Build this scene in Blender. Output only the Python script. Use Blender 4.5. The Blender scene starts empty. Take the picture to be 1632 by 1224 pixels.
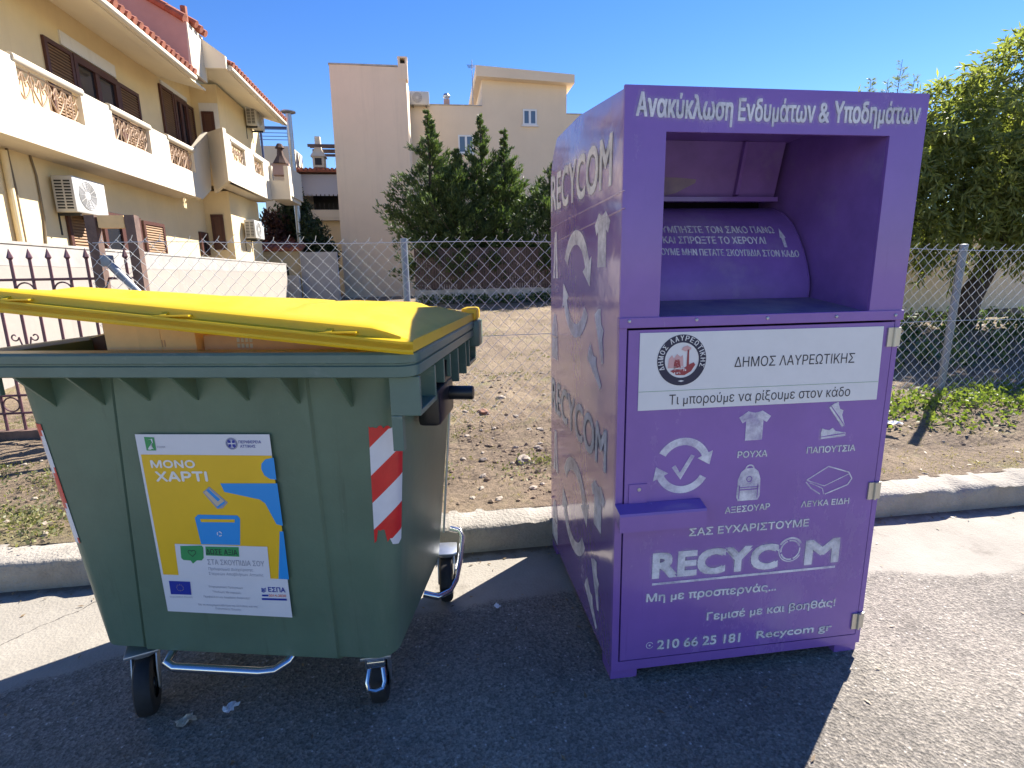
import bpy, bmesh, math, random
from mathutils import Vector, Matrix, noise
R = math.radians
random.seed(7)
S = bpy.context.scene
COL = S.collection

# ------------------------------------------------------------------ camera, world, sun, exposure
CAM_F, CAM_YAW, CAM_PITCH, CAM_ROLL, CAM_H = 847.149, 0.13472, 0.20273, 0.01728, 1.45
fw = Vector((math.sin(CAM_YAW)*math.cos(CAM_PITCH), math.cos(CAM_YAW)*math.cos(CAM_PITCH), -math.sin(CAM_PITCH)))
r0 = Vector((math.cos(CAM_YAW), -math.sin(CAM_YAW), 0)); d0 = fw.cross(r0)
rt = r0*math.cos(CAM_ROLL) + d0*math.sin(CAM_ROLL)
dn = d0*math.cos(CAM_ROLL) - r0*math.sin(CAM_ROLL)
cam_data = bpy.data.cameras.new('camera'); cam = bpy.data.objects.new('camera', cam_data); COL.objects.link(cam)
cam.matrix_world = Matrix(((rt.x, -dn.x, -fw.x, 0), (rt.y, -dn.y, -fw.y, 0), (rt.z, -dn.z, -fw.z, CAM_H), (0, 0, 0, 1)))
cam_data.sensor_width = 36; cam_data.lens = CAM_F/1632*36; cam_data.clip_start = 0.05; cam_data.clip_end = 2000
S.camera = cam
SUN_EL, SUN_AZ = R(41), math.atan2(.78, .62)          # azimuth from +Y towards +X
W = bpy.data.worlds.new('World'); S.world = W; W.use_nodes = True
wn = W.node_tree.nodes; bg = wn['Background']
sky = wn.new('ShaderNodeTexSky'); sky.sky_type = 'NISHITA'; sky.sun_disc = False
sky.sun_elevation = SUN_EL; sky.sun_rotation = SUN_AZ; sky.air_density = 1.0; sky.dust_density = 0.0; sky.ozone_density = 2.0
hs = wn.new('ShaderNodeHueSaturation'); hs.inputs['Saturation'].default_value = 1.34; hs.inputs['Value'].default_value = 1.0; hs.inputs['Hue'].default_value = .516
W.node_tree.links.new(sky.outputs[0], hs.inputs['Color']); W.node_tree.links.new(hs.outputs[0], bg.inputs[0]); bg.inputs[1].default_value = 0.055
sl = bpy.data.lights.new('sun', 'SUN'); sl.energy = 3.9; sl.angle = R(.5); sl.color = (1, .94, .86)
so = bpy.data.objects.new('sun', sl); COL.objects.link(so)
sd = Vector((math.sin(SUN_AZ)*math.cos(SUN_EL), math.cos(SUN_AZ)*math.cos(SUN_EL), math.sin(SUN_EL)))
so.rotation_euler = sd.to_track_quat('Z', 'Y').to_euler(); so.location = sd*50
S.view_settings.view_transform = 'Standard'; S.view_settings.look = 'None'; S.view_settings.gamma = 1
S.view_settings.exposure = 1.9

# ------------------------------------------------------------------ helpers
EYE = Vector((0, 0, CAM_H))
def ray(px, py):
    return rt*((px-816)/CAM_F) + dn*((py-612)/CAM_F) + fw
def on(px, py, o, n):                    # where the sight line through a spot of the photo meets a real plane
    v = ray(px, py); return EYE + v*((o-EYE).dot(n)/v.dot(n))
def atY(px, py, y): return on(px, py, Vector((0, y, 0)), Vector((0, 1, 0)))
def atX(px, py, x): return on(px, py, Vector((x, 0, 0)), Vector((1, 0, 0)))
def atZ(px, py, z): return on(px, py, Vector((0, 0, z)), Vector((0, 0, 1)))

def tag(o, label=None, cat=None, group=None, kind=None):
    for k, v in (('label', label), ('category', cat), ('group', group), ('kind', kind)):
        if v: o[k] = v
    return o
def empty(name, loc=(0, 0, 0), rz=0, label=None, cat=None, group=None):
    o = bpy.data.objects.new(name, None); COL.objects.link(o); o.location = loc; o.rotation_euler = (0, 0, rz)
    o.empty_display_size = .1
    return tag(o, label, cat, group)
def copy_tree(o, parent=None):
    c = o.copy(); COL.objects.link(c); c.parent = parent
    for ch in [k for k in COL.objects if k.parent == o]:
        copy_tree(ch, c)
    return c

class MB:
    """collects shapes, then builds one mesh object"""
    def __init__(s): s.v = []; s.f = []; s.m = []; s.mats = []; s.sm = []
    def mi(s, m):
        if m not in s.mats: s.mats.append(m)
        return s.mats.index(m)
    def add(s, vs, fs, m, smooth=False):
        b = len(s.v); i = s.mi(m)
        s.v += [tuple(v) for v in vs]
        for f in fs: s.f.append(tuple(b+k for k in f)); s.m.append(i); s.sm.append(smooth)
    def box(s, x0, y0, z0, x1, y1, z1, m, T=None):
        vs = [Vector(p) for p in ((x0,y0,z0),(x1,y0,z0),(x1,y1,z0),(x0,y1,z0),(x0,y0,z1),(x1,y0,z1),(x1,y1,z1),(x0,y1,z1))]
        if T: vs = [T @ v for v in vs]
        s.add(vs, [(0,3,2,1),(4,5,6,7),(0,1,5,4),(1,2,6,5),(2,3,7,6),(3,0,4,7)], m)
    def bbox(s, x0, y0, z0, x1, y1, z1, m, b=.004, T=None, seg=2):      # bevelled box
        bm = bmesh.new(); bmesh.ops.create_cube(bm, size=1)
        for v in bm.verts:
            v.co = Vector(((x0+x1)/2+v.co.x*(x1-x0), (y0+y1)/2+v.co.y*(y1-y0), (z0+z1)/2+v.co.z*(z1-z0)))
        bmesh.ops.bevel(bm, geom=bm.edges[:], offset=b, segments=seg, profile=.5, affect='EDGES')
        s.addbm(bm, m, T, True)
    def addbm(s, bm, m, T=None, smooth=False):
        bm.verts.index_update()
        s.add([(T @ v.co if T else v.co.copy()) for v in bm.verts], [tuple(v.index for v in f.verts) for f in bm.faces], m, smooth)
        bm.free()
    def prism(s, pts, d, m, smooth=False):                    # planar polygon extruded along d
        n = len(pts); pts = [Vector(p) for p in pts]; d = Vector(d)
        nn = Vector((0,0,0))
        for i in range(n): nn += pts[i].cross(pts[(i+1) % n])
        if nn.dot(d) > 0: pts = pts[::-1]
        vs = pts + [p+d for p in pts]
        s.add(vs, [tuple(range(n)), tuple(range(2*n-1, n-1, -1))] + [(i, i+n, (i+1) % n+n, (i+1) % n) for i in range(n)], m, smooth)
    def tube(s, pts, r, m, n=8, closed=False, cap=True, r2=None):
        pts = [Vector(p) for p in pts]; vs = []; fs = []; N = len(pts); up = None
        for i, p in enumerate(pts):
            a = pts[(i-1) % N] if (closed or i > 0) else p; b = pts[(i+1) % N] if (closed or i < N-1) else p
            t = (b-a)
            if t.length < 1e-9: t = Vector((0,0,1))
            t.normalize()
            if up is None:
                up = t.orthogonal().normalized()
            up = (up - t*up.dot(t))
            if up.length < 1e-6: up = t.orthogonal()
            up.normalize(); bi = t.cross(up)
            rr = r if r2 is None else r+(r2-r)*i/max(1, N-1)
            if isinstance(r, (list, tuple)): rr = r[i]
            for k in range(n):
                an = 2*math.pi*k/n; vs.append(p+up*(rr*math.cos(an))+bi*(rr*math.sin(an)))
        for i in range(N if closed else N-1):
            j = (i+1) % N
            for k in range(n):
                fs.append((i*n+k, i*n+(k+1) % n, j*n+(k+1) % n, j*n+k))
        if cap and not closed:
            fs.append(tuple(range(n-1, -1, -1))); fs.append(tuple((N-1)*n+k for k in range(n)))
        s.add(vs, fs, m, n > 5)
    def lathe(s, prof, o, ax, m, n=24):                       # (radius, along) profile round axis ax through o
        o = Vector(o); ax = Vector(ax).normalized(); u = ax.orthogonal().normalized(); w = ax.cross(u)
        vs = []; fs = []
        for (r, h) in prof:
            for k in range(n):
                an = 2*math.pi*k/n; vs.append(o+ax*h+u*(r*math.cos(an))+w*(r*math.sin(an)))
        for i in range(len(prof)-1):
            for k in range(n): fs.append((i*n+k, i*n+(k+1) % n, (i+1)*n+(k+1) % n, (i+1)*n+k))
        s.add(vs, fs, m, True)
    def flat(s, pts, m): s.add(pts, [tuple(range(len(pts)))], m)
    def build(s, name, parent=None, bevel=None, sharp=35):
        me = bpy.data.meshes.new(name); me.from_pydata(s.v, [], s.f)
        for m in s.mats: me.materials.append(m)
        me.polygons.foreach_set('material_index', s.m); me.polygons.foreach_set('use_smooth', s.sm)
        me.update()
        if any(s.sm): me.set_sharp_from_angle(angle=R(sharp))
        o = bpy.data.objects.new(name, me); COL.objects.link(o)
        if parent: o.parent = parent
        if bevel:
            md = o.modifiers.new('bevel', 'BEVEL'); md.width = bevel; md.segments = 2; md.limit_method = 'ANGLE'; md.angle_limit = R(40)
            md.harden_normals = False
        return o

# lettering
_tc = {}
DG = bpy.context.evaluated_depsgraph_get()
from mathutils.geometry import interpolate_bezier, delaunay_2d_cdt
def glyphs(body):
    """flat triangles of a line of text; strokes that overlap inside a letter are filled one by one"""
    if body in _tc: return _tc[body]
    c = bpy.data.curves.new('lettering', 'FONT'); c.body = body
    o = bpy.data.objects.new('lettering', c); cu = o.to_curve(DG); loops = []
    for sp_ in cu.splines:
        bp_ = sp_.bezier_points; p = []
        for a, b in zip(bp_, list(bp_[1:])+[bp_[0]]):
            straight = (a.handle_right-a.co).length < 1e-6 and (b.handle_left-b.co).length < 1e-6
            d = (b.co-a.co).normalized()
            if not straight and abs((a.handle_right-a.co).cross(d).length) < 1e-6 and abs((b.handle_left-b.co).cross(d).length) < 1e-6: straight = True
            p += [a.co.copy()] if straight else [v.copy() for v in interpolate_bezier(a.co, a.handle_right, b.handle_left, b.co, 5)[:-1]]
        q = [v for k, v in enumerate(p) if (v-p[k-1]).length > 1e-6]
        if len(q) > 2: loops.append(q)
    o.to_curve_clear(); bpy.data.objects.remove(o); bpy.data.curves.remove(c)
    loops.sort(key=lambda p: min(v.x for v in p)); clusters = []
    for p in loops:
        xa, xb = min(v.x for v in p), max(v.x for v in p)
        if clusters and xa < clusters[-1][0]-.02: clusters[-1][1].append(p); clusters[-1][0] = max(clusters[-1][0], xb)
        else: clusters.append([xb, [p]])
    vs = []; fs = []
    for _, ps_ in clusters:                       # triangulate each letter, keep what its outlines wind round
        pts = []; eds = []
        for p in ps_:
            b0 = len(pts); pts += [Vector((v.x, v.y)) for v in p]; eds += [(b0+k, b0+(k+1) % len(p)) for k in range(len(p))]
        ov, oe, of = delaunay_2d_cdt(pts, eds, [], 0, 1e-5, False)[:3]
        b0 = len(vs); vs += [Vector((v.x, v.y, 0)) for v in ov]
        for t in of:
            q = (ov[t[0]]+ov[t[1]]+ov[t[2]])/3; w = 0
            for a_, b_ in eds:
                a, b = pts[a_], pts[b_]
                if (a.y > q.y) != (b.y > q.y) and q.x < (b.x-a.x)*(q.y-a.y)/(b.y-a.y)+a.x: w += 1 if b.y > a.y else -1
            if w:
                cr = (ov[t[1]]-ov[t[0]]).cross(ov[t[2]]-ov[t[0]]); fs.append(tuple(b0+k for k in (t if cr > 0 else t[::-1])))
    _tc[body] = (vs, fs); return _tc[body]
def put_text(mb, body, p0, p1, cap, m, nrm, eps, curve=None):
    """baseline from p0 to p1, capitals cap metres high"""
    vs, fs = glyphs(body)
    xa = min(v.x for v in vs); xb = max(v.x for v in vs)
    d = p1-p0; L = d.length; d = d.normalized(); up = nrm.cross(d).normalized(); k = cap/.72
    out = [p0 + d*((v.x-xa)/(xb-xa)*L) + up*(v.y*k) + nrm*(eps+v.z*.00005) for v in vs]
    if curve: out = [curve(p) for p in out]
    mb.add(out, fs, m)
def bold_text(mb, body, p0, p1, cap, m, nrm, eps, w, n=4, turn=0):
    """a heavier cut of the letter: the glyph laid down n times round a small circle"""
    d = (p1-p0).normalized(); up = nrm.cross(d).normalized()
    for i in range(n):
        a = 2*math.pi*i/n+turn; o = d*(w*math.cos(a))+up*(w*math.sin(a))
        put_text(mb, body, p0+o, p1+o, cap, m, nrm, eps+.00006*i)
def spray(mb, body, p0, p1, cap, nrm, off=.0, mist=None, paint=None):
    mist = mist or M['spray_mist']; paint = paint or M['spray']
    bold_text(mb, body, p0, p1, cap, mist, nrm, .0006, cap*.17+.001, 6, .3)
    bold_text(mb, body, p0, p1, cap, mist, nrm, .0011, cap*.10+.0006, 6, .8)
    bold_text(mb, body, p0, p1, cap, paint, nrm, .0016, cap*max(off, .028), 4, .8)
    put_text(mb, body, p0, p1, cap, paint, nrm, .0022)

# ------------------------------------------------------------------ materials
M = {}
def mat(name, col, rough=.6, metal=0, spec=.5, var=.0, scale=8, bump=0, bscale=40, coat=0, var2=None, detail=6, trans=0, dist=.01):
    m = bpy.data.materials.new(name); m.use_nodes = True; nt = m.node_tree; b = nt.nodes['Principled BSDF']
    b.inputs['Roughness'].default_value = rough; b.inputs['Metallic'].default_value = metal
    b.inputs['Specular IOR Level'].default_value = spec; b.inputs['Coat Weight'].default_value = coat
    b.inputs['Coat Roughness'].default_value = .08
    b.inputs['Base Color'].default_value = (*col, 1)
    tc = nt.nodes.new('ShaderNodeTexCoord'); L = nt.links
    if var or var2:
        n = nt.nodes.new('ShaderNodeTexNoise'); n.inputs['Scale'].default_value = scale; n.inputs['Detail'].default_value = detail
        n.inputs['Roughness'].default_value = .65
        L.new(tc.outputs['Object'], n.inputs['Vector'])
        r = nt.nodes.new('ShaderNodeValToRGB'); r.color_ramp.elements[0].position = .3; r.color_ramp.elements[1].position = .72
        c2 = var2 if var2 else tuple(min(1, c*(1+var)) for c in col); c1 = col if var2 else tuple(c*(1-var) for c in col)
        r.color_ramp.elements[0].color = (*c1, 1); r.color_ramp.elements[1].color = (*c2, 1)
        L.new(n.outputs['Fac'], r.inputs[0]); L.new(r.outputs[0], b.inputs['Base Color'])
    if bump:
        n2 = nt.nodes.new('ShaderNodeTexNoise'); n2.inputs['Scale'].default_value = bscale; n2.inputs['Detail'].default_value = 5
        L.new(tc.outputs['Object'], n2.inputs['Vector'])
        bp = nt.nodes.new('ShaderNodeBump'); bp.inputs['Strength'].default_value = bump; bp.inputs['Distance'].default_value = dist
        L.new(n2.outputs['Fac'], bp.inputs['Height']); L.new(bp.outputs[0], b.inputs['Normal'])
    if trans: b.inputs['Transmission Weight'].default_value = trans
    M[name] = m; return m
def nodes(m): return m.node_tree.nodes, m.node_tree.links, m.node_tree.nodes['Principled BSDF']

mat('purple', (.215, .108, .395), .25, var=.10, scale=3, bump=.06, bscale=3.5, dist=.02, coat=.25)
mat('purple_side', (.215, .115, .38), .14, var=.15, scale=2.2, bump=.30, bscale=2.6, dist=.03, coat=.7, spec=.7)
mat('purple_inner', (.215, .112, .40), .45, var=.18, scale=5)
mat('purple_dusty', (.15, .10, .25), .75, var2=(.30, .255, .30), scale=7)
mat('dark_gap', (.012, .008, .02), .8)
mat('sticker_white', (.70, .70, .72), .35, var=.03, scale=14)
mat('ink_dark', (.02, .02, .035), .45)
mat('ink_navy', (.012, .014, .05), .45)
mat('ink_red', (.30, .04, .05), .5)
mat('ink_pink', (.62, .36, .36), .5)
mat('ink_green', (.03, .28, .09), .45)
mat('ink_line', (.25, .38, .25), .45)
mat('poster_white', (.66, .66, .70), .4, var=.03, scale=10)
mat('poster_yellow', (.78, .47, .012), .4, var=.05, scale=6)
mat('poster_blue', (.015, .27, .68), .4)
mat('poster_grey', (.30, .31, .38), .5)
mat('flag_blue', (.012, .03, .30), .4)
mat('star_yellow', (.75, .6, .05), .4)
mat('ink_orange', (.70, .12, .05), .4)
mat('ink_title', (.80, .76, .70), .45)
mat('strip_red', (.62, .022, .022), .32, var=.12, scale=20)
mat('strip_white', (.66, .66, .70), .28, var=.05, scale=20)
mat('bin_green', (.098, .155, .106), .42, var=.14, scale=4, bump=.06, bscale=120)
mat('bin_rim', (.092, .155, .130), .36, var=.12, scale=6)
mat('lid_yellow', (.80, .57, .02), .36, var=.05, scale=6)
N, L, b = nodes(M['lid_yellow'])                       # the thin plastic lets some sun through
tl = N.new('ShaderNodeBsdfTranslucent'); tl.inputs[0].default_value = (.85, .62, .03, 1); mxs = N.new('ShaderNodeMixShader'); mxs.inputs[0].default_value = .30
L.new(b.outputs[0], mxs.inputs[1]); L.new(tl.outputs[0], mxs.inputs[2]); L.new(mxs.outputs[0], N['Material Output'].inputs[0])
mat('black_plastic', (.012, .012, .013), .35)
mat('rubber', (.018, .018, .019), .7, var=.3, scale=30)
mat('galvanised', (.42, .44, .47), .38, metal=.85, var=.12, scale=14)
mat('chrome', (.62, .62, .64), .18, metal=1)
mat('post_steel', (.21, .24, .28), .5, metal=.45, var=.18, scale=12)
mat('wire_steel', (.62, .61, .58), .45, metal=.4)
mat('hinge_steel', (.55, .52, .45), .4, metal=.7)
mat('cardboard', (.80, .52, .24), .85, var=.08, scale=10)
mat('cardboard_brown', (.58, .33, .17), .85, var=.1, scale=10)
mat('cardboard_dark', (.09, .05, .025), .9)
mat('tape', (.55, .45, .32), .4)
# house
mat('wall_cream', (.76, .61, .36), .9, var=.06, scale=1.2, bump=.15, bscale=90)
mat('wall_white', (.64, .57, .45), .88, var=.05, scale=1.0, bump=.1, bscale=90)
mat('soffit', (.78, .70, .54), .9, var=.04, scale=1)
mat('shutter', (.105, .045, .028), .55, var=.15, scale=8)
mat('shutter_slat', (.25, .14, .065), .6, var=.12, scale=8)
mat('frame_brown', (.075, .026, .02), .5)
mat('glass_dark', (.02, .022, .028), .08)
mat('trim_white', (.72, .70, .68), .7)
mat('roof_tile', (.33, .11, .065), .8, var=.35, scale=5)
mat('roof_wall', (.50, .33, .27), .9, var=.08, scale=2)
mat('rail_iron', (.47, .33, .22), .6)
mat('ac_white', (.50, .49, .46), .45, var=.04, scale=4)
mat('ac_grey', (.30, .30, .31), .55)
mat('ac_dark', (.02, .02, .022), .6)
mat('cable', (.20, .15, .09), .7)
mat('wall_old', (.36, .315, .265), .92, var2=(.30, .275, .25), scale=2.2, bump=.3, bscale=14)
mat('wall_tan', (.84, .67, .49), .9, var=.06, scale=.6, bump=.1, bscale=60)
mat('wall_beige', (.72, .60, .45), .9, var=.06, scale=.5, bump=.1, bscale=60)
mat('wall_far', (.62, .50, .32), .9, var=.06, scale=.8)
mat('coping', (.40, .37, .33), .9, var=.3, scale=5)
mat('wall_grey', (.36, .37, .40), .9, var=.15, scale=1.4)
mat('brick_dark', (.10, .06, .045), .9, var=.3, scale=6)
mat('window_white', (.70, .72, .74), .4)
mat('window_glass', (.10, .16, .24), .1)
mat('iron_paint', (.105, .045, .06), .5, var=.25, scale=14)
mat('iron_rust', (.14, .085, .065), .75, var=.4, scale=12)
mat('awning', (.45, .46, .52), .8)
mat('pergola_blue', (.04, .06, .15), .5)
mat('concrete_plinth', (.45, .41, .35), .9, var=.2, scale=3)
mat('fence_brown', (.13, .085, .07), .8, var=.2, scale=6)
mat('bark', (.075, .055, .045), .95, var=.4, scale=14, bump=.5, bscale=25)
mat('stone_pale', (.34, .285, .225), .95, var=.25, scale=9, bump=.5, bscale=18)
mat('stone_red', (.26, .13, .085), .95, var=.3, scale=9, bump=.5, bscale=18)
mat('litter_white', (.75, .75, .76), .6)

def weather(name, c, sc, lo, hi, amt, rough=0, detail=8):
    """scuffs, dust or run-off in streaks over a painted or moulded surface"""
    m = M[name]; N, L, b = nodes(m); tc = N.new('ShaderNodeTexCoord'); mp = N.new('ShaderNodeMapping'); mp.inputs['Scale'].default_value = sc
    n = N.new('ShaderNodeTexNoise'); n.inputs['Scale'].default_value = 1; n.inputs['Detail'].default_value = detail; n.inputs['Roughness'].default_value = .72
    L.new(tc.outputs['Object'], mp.inputs[0]); L.new(mp.outputs[0], n.inputs['Vector'])
    r = N.new('ShaderNodeMapRange'); r.inputs[1].default_value = lo; r.inputs[2].default_value = hi; r.inputs[4].default_value = amt; L.new(n.outputs['Fac'], r.inputs[0])
    x = N.new('ShaderNodeMix'); x.data_type = 'RGBA'; x.inputs[7].default_value = (*c, 1); L.new(r.outputs[0], x.inputs[0])
    src = b.inputs['Base Color'].links[0].from_socket if b.inputs['Base Color'].is_linked else None
    if src: L.new(src, x.inputs[6])
    else: x.inputs[6].default_value = b.inputs['Base Color'].default_value
    L.new(x.outputs[2], b.inputs['Base Color'])
    if rough and not b.inputs['Roughness'].is_linked:
        q = N.new('ShaderNodeMapRange'); q.inputs[1].default_value = lo; q.inputs[2].default_value = hi
        q.inputs[3].default_value = b.inputs['Roughness'].default_value; q.inputs[4].default_value = b.inputs['Roughness'].default_value+rough
        L.new(n.outputs['Fac'], q.inputs[0]); L.new(q.outputs[0], b.inputs['Roughness'])
weather('purple', (.36, .29, .46), (2.5, 2.5, 1.2), .56, .80, .45, .25)
weather('purple', (.40, .34, .46), (60, 60, 7), .66, .74, .35)
weather('purple', (.10, .055, .20), (30, 30, 1.6), .62, .78, .4)
weather('purple_inner', (.33, .28, .40), (4, 4, 4), .54, .75, .5, .2)
weather('purple_side', (.40, .33, .46), (8, 2, 2), .56, .78, .5, .3)
weather('bin_green', (.165, .20, .16), (3, 3, .8), .52, .76, .55, .2)
weather('bin_green', (.055, .075, .05), (22, 22, 1.2), .60, .75, .55)
weather('bin_green', (.30, .33, .28), (50, 50, 9), .67, .73, .4)
weather('bin_rim', (.22, .25, .22), (12, 12, 30), .58, .72, .5, .15)
weather('lid_yellow', (.60, .42, .07), (5, 5, 5), .52, .72, .45, .2)
weather('lid_yellow', (.45, .33, .12), (40, 12, 40), .64, .74, .4)
weather('wall_white', (.50, .44, .35), (5, 5, .35), .55, .78, .45)
weather('wall_cream', (.52, .40, .23), (4, 4, .3), .56, .80, .35)
weather('wall_tan', (.60, .47, .34), (2.2, 2.2, .16), .50, .76, .5)
weather('wall_beige', (.60, .50, .38), (1.8, 1.8, .15), .52, .78, .4)
weather('wall_old', (.22, .21, .19), (3, 3, .5), .55, .72, .5)
weather('trim_white', (.45, .42, .38), (6, 6, 1), .5, .75, .4)

def leaf(name, c1, c2, tr=.35):
    m = bpy.data.materials.new(name); m.use_nodes = True; nt = m.node_tree; N = nt.nodes; L = nt.links; b = N['Principled BSDF']
    g = N.new('ShaderNodeNewGeometry'); r = N.new('ShaderNodeValToRGB')
    r.color_ramp.elements[0].color = (*c1, 1); r.color_ramp.elements[1].color = (*c2, 1)
    L.new(g.outputs['Random Per Island'], r.inputs[0]); L.new(r.outputs[0], b.inputs['Base Color'])
    b.inputs['Roughness'].default_value = .55
    t = N.new('ShaderNodeBsdfTranslucent'); mx = N.new('ShaderNodeMixShader'); mx.inputs[0].default_value = tr
    br = N.new('ShaderNodeMix'); br.data_type = 'RGBA'; br.blend_type = 'MULTIPLY'; br.inputs[0].default_value = 1; br.inputs[7].default_value = (1.5, 1.6, .7, 1)
    L.new(r.outputs[0], br.inputs[6]); L.new(br.outputs[2], t.inputs[0])
    L.new(b.outputs[0], mx.inputs[1]); L.new(t.outputs[0], mx.inputs[2]); L.new(mx.outputs[0], N['Material Output'].inputs[0])
    M[name] = m
leaf('conifer', (.035, .065, .026), (.12, .17, .055), .3)
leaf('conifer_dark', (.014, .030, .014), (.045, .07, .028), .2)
mat('wall_grime', (.30, .28, .26), .92, var2=(.42, .39, .35), scale=3.5, bump=.3, bscale=14)
mat('clod', (.20, .145, .10), .97, var=.35, scale=12, bump=.4, bscale=40)
leaf('olive_leaf', (.11, .135, .04), (.31, .325, .105), .45)
leaf('far_leaf', (.12, .15, .10), (.20, .23, .15), .4)
leaf('weed', (.085, .13, .025), (.23, .27, .07), .4)
leaf('weed_grey', (.11, .125, .055), (.26, .25, .11), .3)
leaf('dry_grass', (.24, .20, .075), (.40, .33, .16), .3)
leaf('shrub_red', (.05, .02, .018), (.12, .05, .035), .25)

# worn white spray paint: thin and patchy where the stencil took little paint
def spray_mat(name, alpha, worn):
    m = bpy.data.materials.new(name); m.use_nodes = True; nt = m.node_tree; N = nt.nodes; L = nt.links; b = N['Principled BSDF']
    b.inputs['Base Color'].default_value = (.80, .78, .84, 1); b.inputs['Roughness'].default_value = .6
    tc = N.new('ShaderNodeTexCoord'); n = N.new('ShaderNodeTexNoise'); n.inputs['Scale'].default_value = 9; n.inputs['Detail'].default_value = 8; n.inputs['Roughness'].default_value = .7
    L.new(tc.outputs['Object'], n.inputs['Vector'])
    r = N.new('ShaderNodeMapRange'); r.inputs[1].default_value = .36; r.inputs[2].default_value = .60
    r.inputs[3].default_value = alpha*worn; r.inputs[4].default_value = alpha
    L.new(n.outputs['Fac'], r.inputs[0]); L.new(r.outputs[0], b.inputs['Alpha'])
    M[name] = m
spray_mat('spray', .93, .32); spray_mat('spray_mist', .075, .4); spray_mat('spray_side', .86, .4); spray_mat('spray_side_mist', .075, .4)

def concrete_nodes(nt, tc, c1, c2, stain):
    """worn concrete: (colour socket, height socket)"""
    N = nt.nodes; L = nt.links
    n1 = N.new('ShaderNodeTexNoise'); n1.inputs['Scale'].default_value = 3; n1.inputs['Detail'].default_value = 9; n1.inputs['Roughness'].default_value = .7
    n2 = N.new('ShaderNodeTexNoise'); n2.inputs['Scale'].default_value = 60; n2.inputs['Detail'].default_value = 5
    n3 = N.new('ShaderNodeTexNoise'); n3.inputs['Scale'].default_value = 1.7; n3.inputs['Detail'].default_value = 8; n3.inputs['Roughness'].default_value = .75
    for n in (n1, n2, n3): L.new(tc.outputs['Object'], n.inputs['Vector'])
    r = N.new('ShaderNodeValToRGB'); r.color_ramp.elements[0].position = .3; r.color_ramp.elements[1].position = .7
    r.color_ramp.elements[0].color = (*c1, 1); r.color_ramp.elements[1].color = (*c2, 1); L.new(n1.outputs['Fac'], r.inputs[0])
    r2 = N.new('ShaderNodeValToRGB'); r2.color_ramp.elements[0].position = .54; r2.color_ramp.elements[1].position = .72
    r2.color_ramp.elements[0].color = (1, 1, 1, 1); r2.color_ramp.elements[1].color = (stain, stain*.95, stain*.88, 1); L.new(n3.outputs['Fac'], r2.inputs[0])
    mm = N.new('ShaderNodeMix'); mm.data_type = 'RGBA'; mm.blend_type = 'MULTIPLY'; mm.inputs[0].default_value = 1
    L.new(r.outputs[0], mm.inputs[6]); L.new(r2.outputs[0], mm.inputs[7])
    ad = N.new('ShaderNodeMath'); L.new(n1.outputs['Fac'], ad.inputs[0]); L.new(n2.outputs['Fac'], ad.inputs[1])
    return mm.outputs[2], ad.outputs[0]
def rough_concrete(name, c1, c2, stain):
    m = mat(name, c1, .92); N, L, b = nodes(m); tc = N.new('ShaderNodeTexCoord')
    c, h = concrete_nodes(m.node_tree, tc, c1, c2, stain); L.new(c, b.inputs['Base Color'])
    bp = N.new('ShaderNodeBump'); bp.inputs['Strength'].default_value = .8; bp.inputs['Distance'].default_value = .012
    L.new(h, bp.inputs['Height']); L.new(bp.outputs[0], b.inputs['Normal'])
rough_concrete('kerb_concrete', (.24, .215, .18), (.38, .345, .29), .5)
# road: chipped asphalt lapping raggedly over the concrete gutter
m = mat('road_surface', (.1, .1, .1), .9); N, L, b = nodes(m); nt = m.node_tree
tc = N.new('ShaderNodeTexCoord')
def math_(op, a, b_=None, c_=None, clamp=False):
    n = N.new('ShaderNodeMath'); n.operation = op; n.use_clamp = clamp
    for k, v in enumerate((a, b_, c_)):
        if v is None: continue
        if isinstance(v, (int, float)): n.inputs[k].default_value = v
        else: L.new(v, n.inputs[k])
    return n.outputs[0]
def noise_(scale, detail=5, rough=.6, w=None):
    n = N.new('ShaderNodeTexNoise'); n.inputs['Scale'].default_value = scale; n.inputs['Detail'].default_value = detail; n.inputs['Roughness'].default_value = rough
    L.new(w if w else tc.outputs['Object'], n.inputs['Vector']); return n.outputs['Fac']
def ramp_(f, p0, p1, c0, c1):
    r = N.new('ShaderNodeValToRGB'); r.color_ramp.elements[0].position = p0; r.color_ramp.elements[1].position = p1
    r.color_ramp.elements[0].color = (*c0, 1); r.color_ramp.elements[1].color = (*c1, 1); L.new(f, r.inputs[0]); return r.outputs[0]
def mix_(f, a, b_, blend='MIX'):
    n = N.new('ShaderNodeMix'); n.data_type = 'RGBA'; n.blend_type = blend
    for k, v in ((0, f), (6, a), (7, b_)):
        if isinstance(v, (int, float)): n.inputs[k].default_value = v
        elif isinstance(v, tuple): n.inputs[k].default_value = (*v, 1)
        else: L.new(v, n.inputs[k])
    return n.outputs[2]
n2 = noise_(110, 4, .8)
v1 = N.new('ShaderNodeTexVoronoi'); v1.inputs['Scale'].default_value = 85; L.new(tc.outputs['Object'], v1.inputs['Vector'])
base = ramp_(noise_(1.1, 7, .65), .3, .7, (.15, .136, .120), (.315, .283, .238))
base = mix_(1.0, base, ramp_(n2, .33, .70, (.40, .40, .41), (1.55, 1.52, 1.45)), 'MULTIPLY')
wn_ = N.new('ShaderNodeTexWhiteNoise'); L.new(v1.outputs['Position'], wn_.inputs['Vector'])
tint = math_('MULTIPLY_ADD', wn_.outputs['Value'], .8, .6)                  # every stone chip its own shade
tn = N.new('ShaderNodeCombineColor')
for k in range(3): L.new(tint, tn.inputs[k])
base = mix_(.75, base, tn.outputs[0], 'MULTIPLY')
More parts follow.
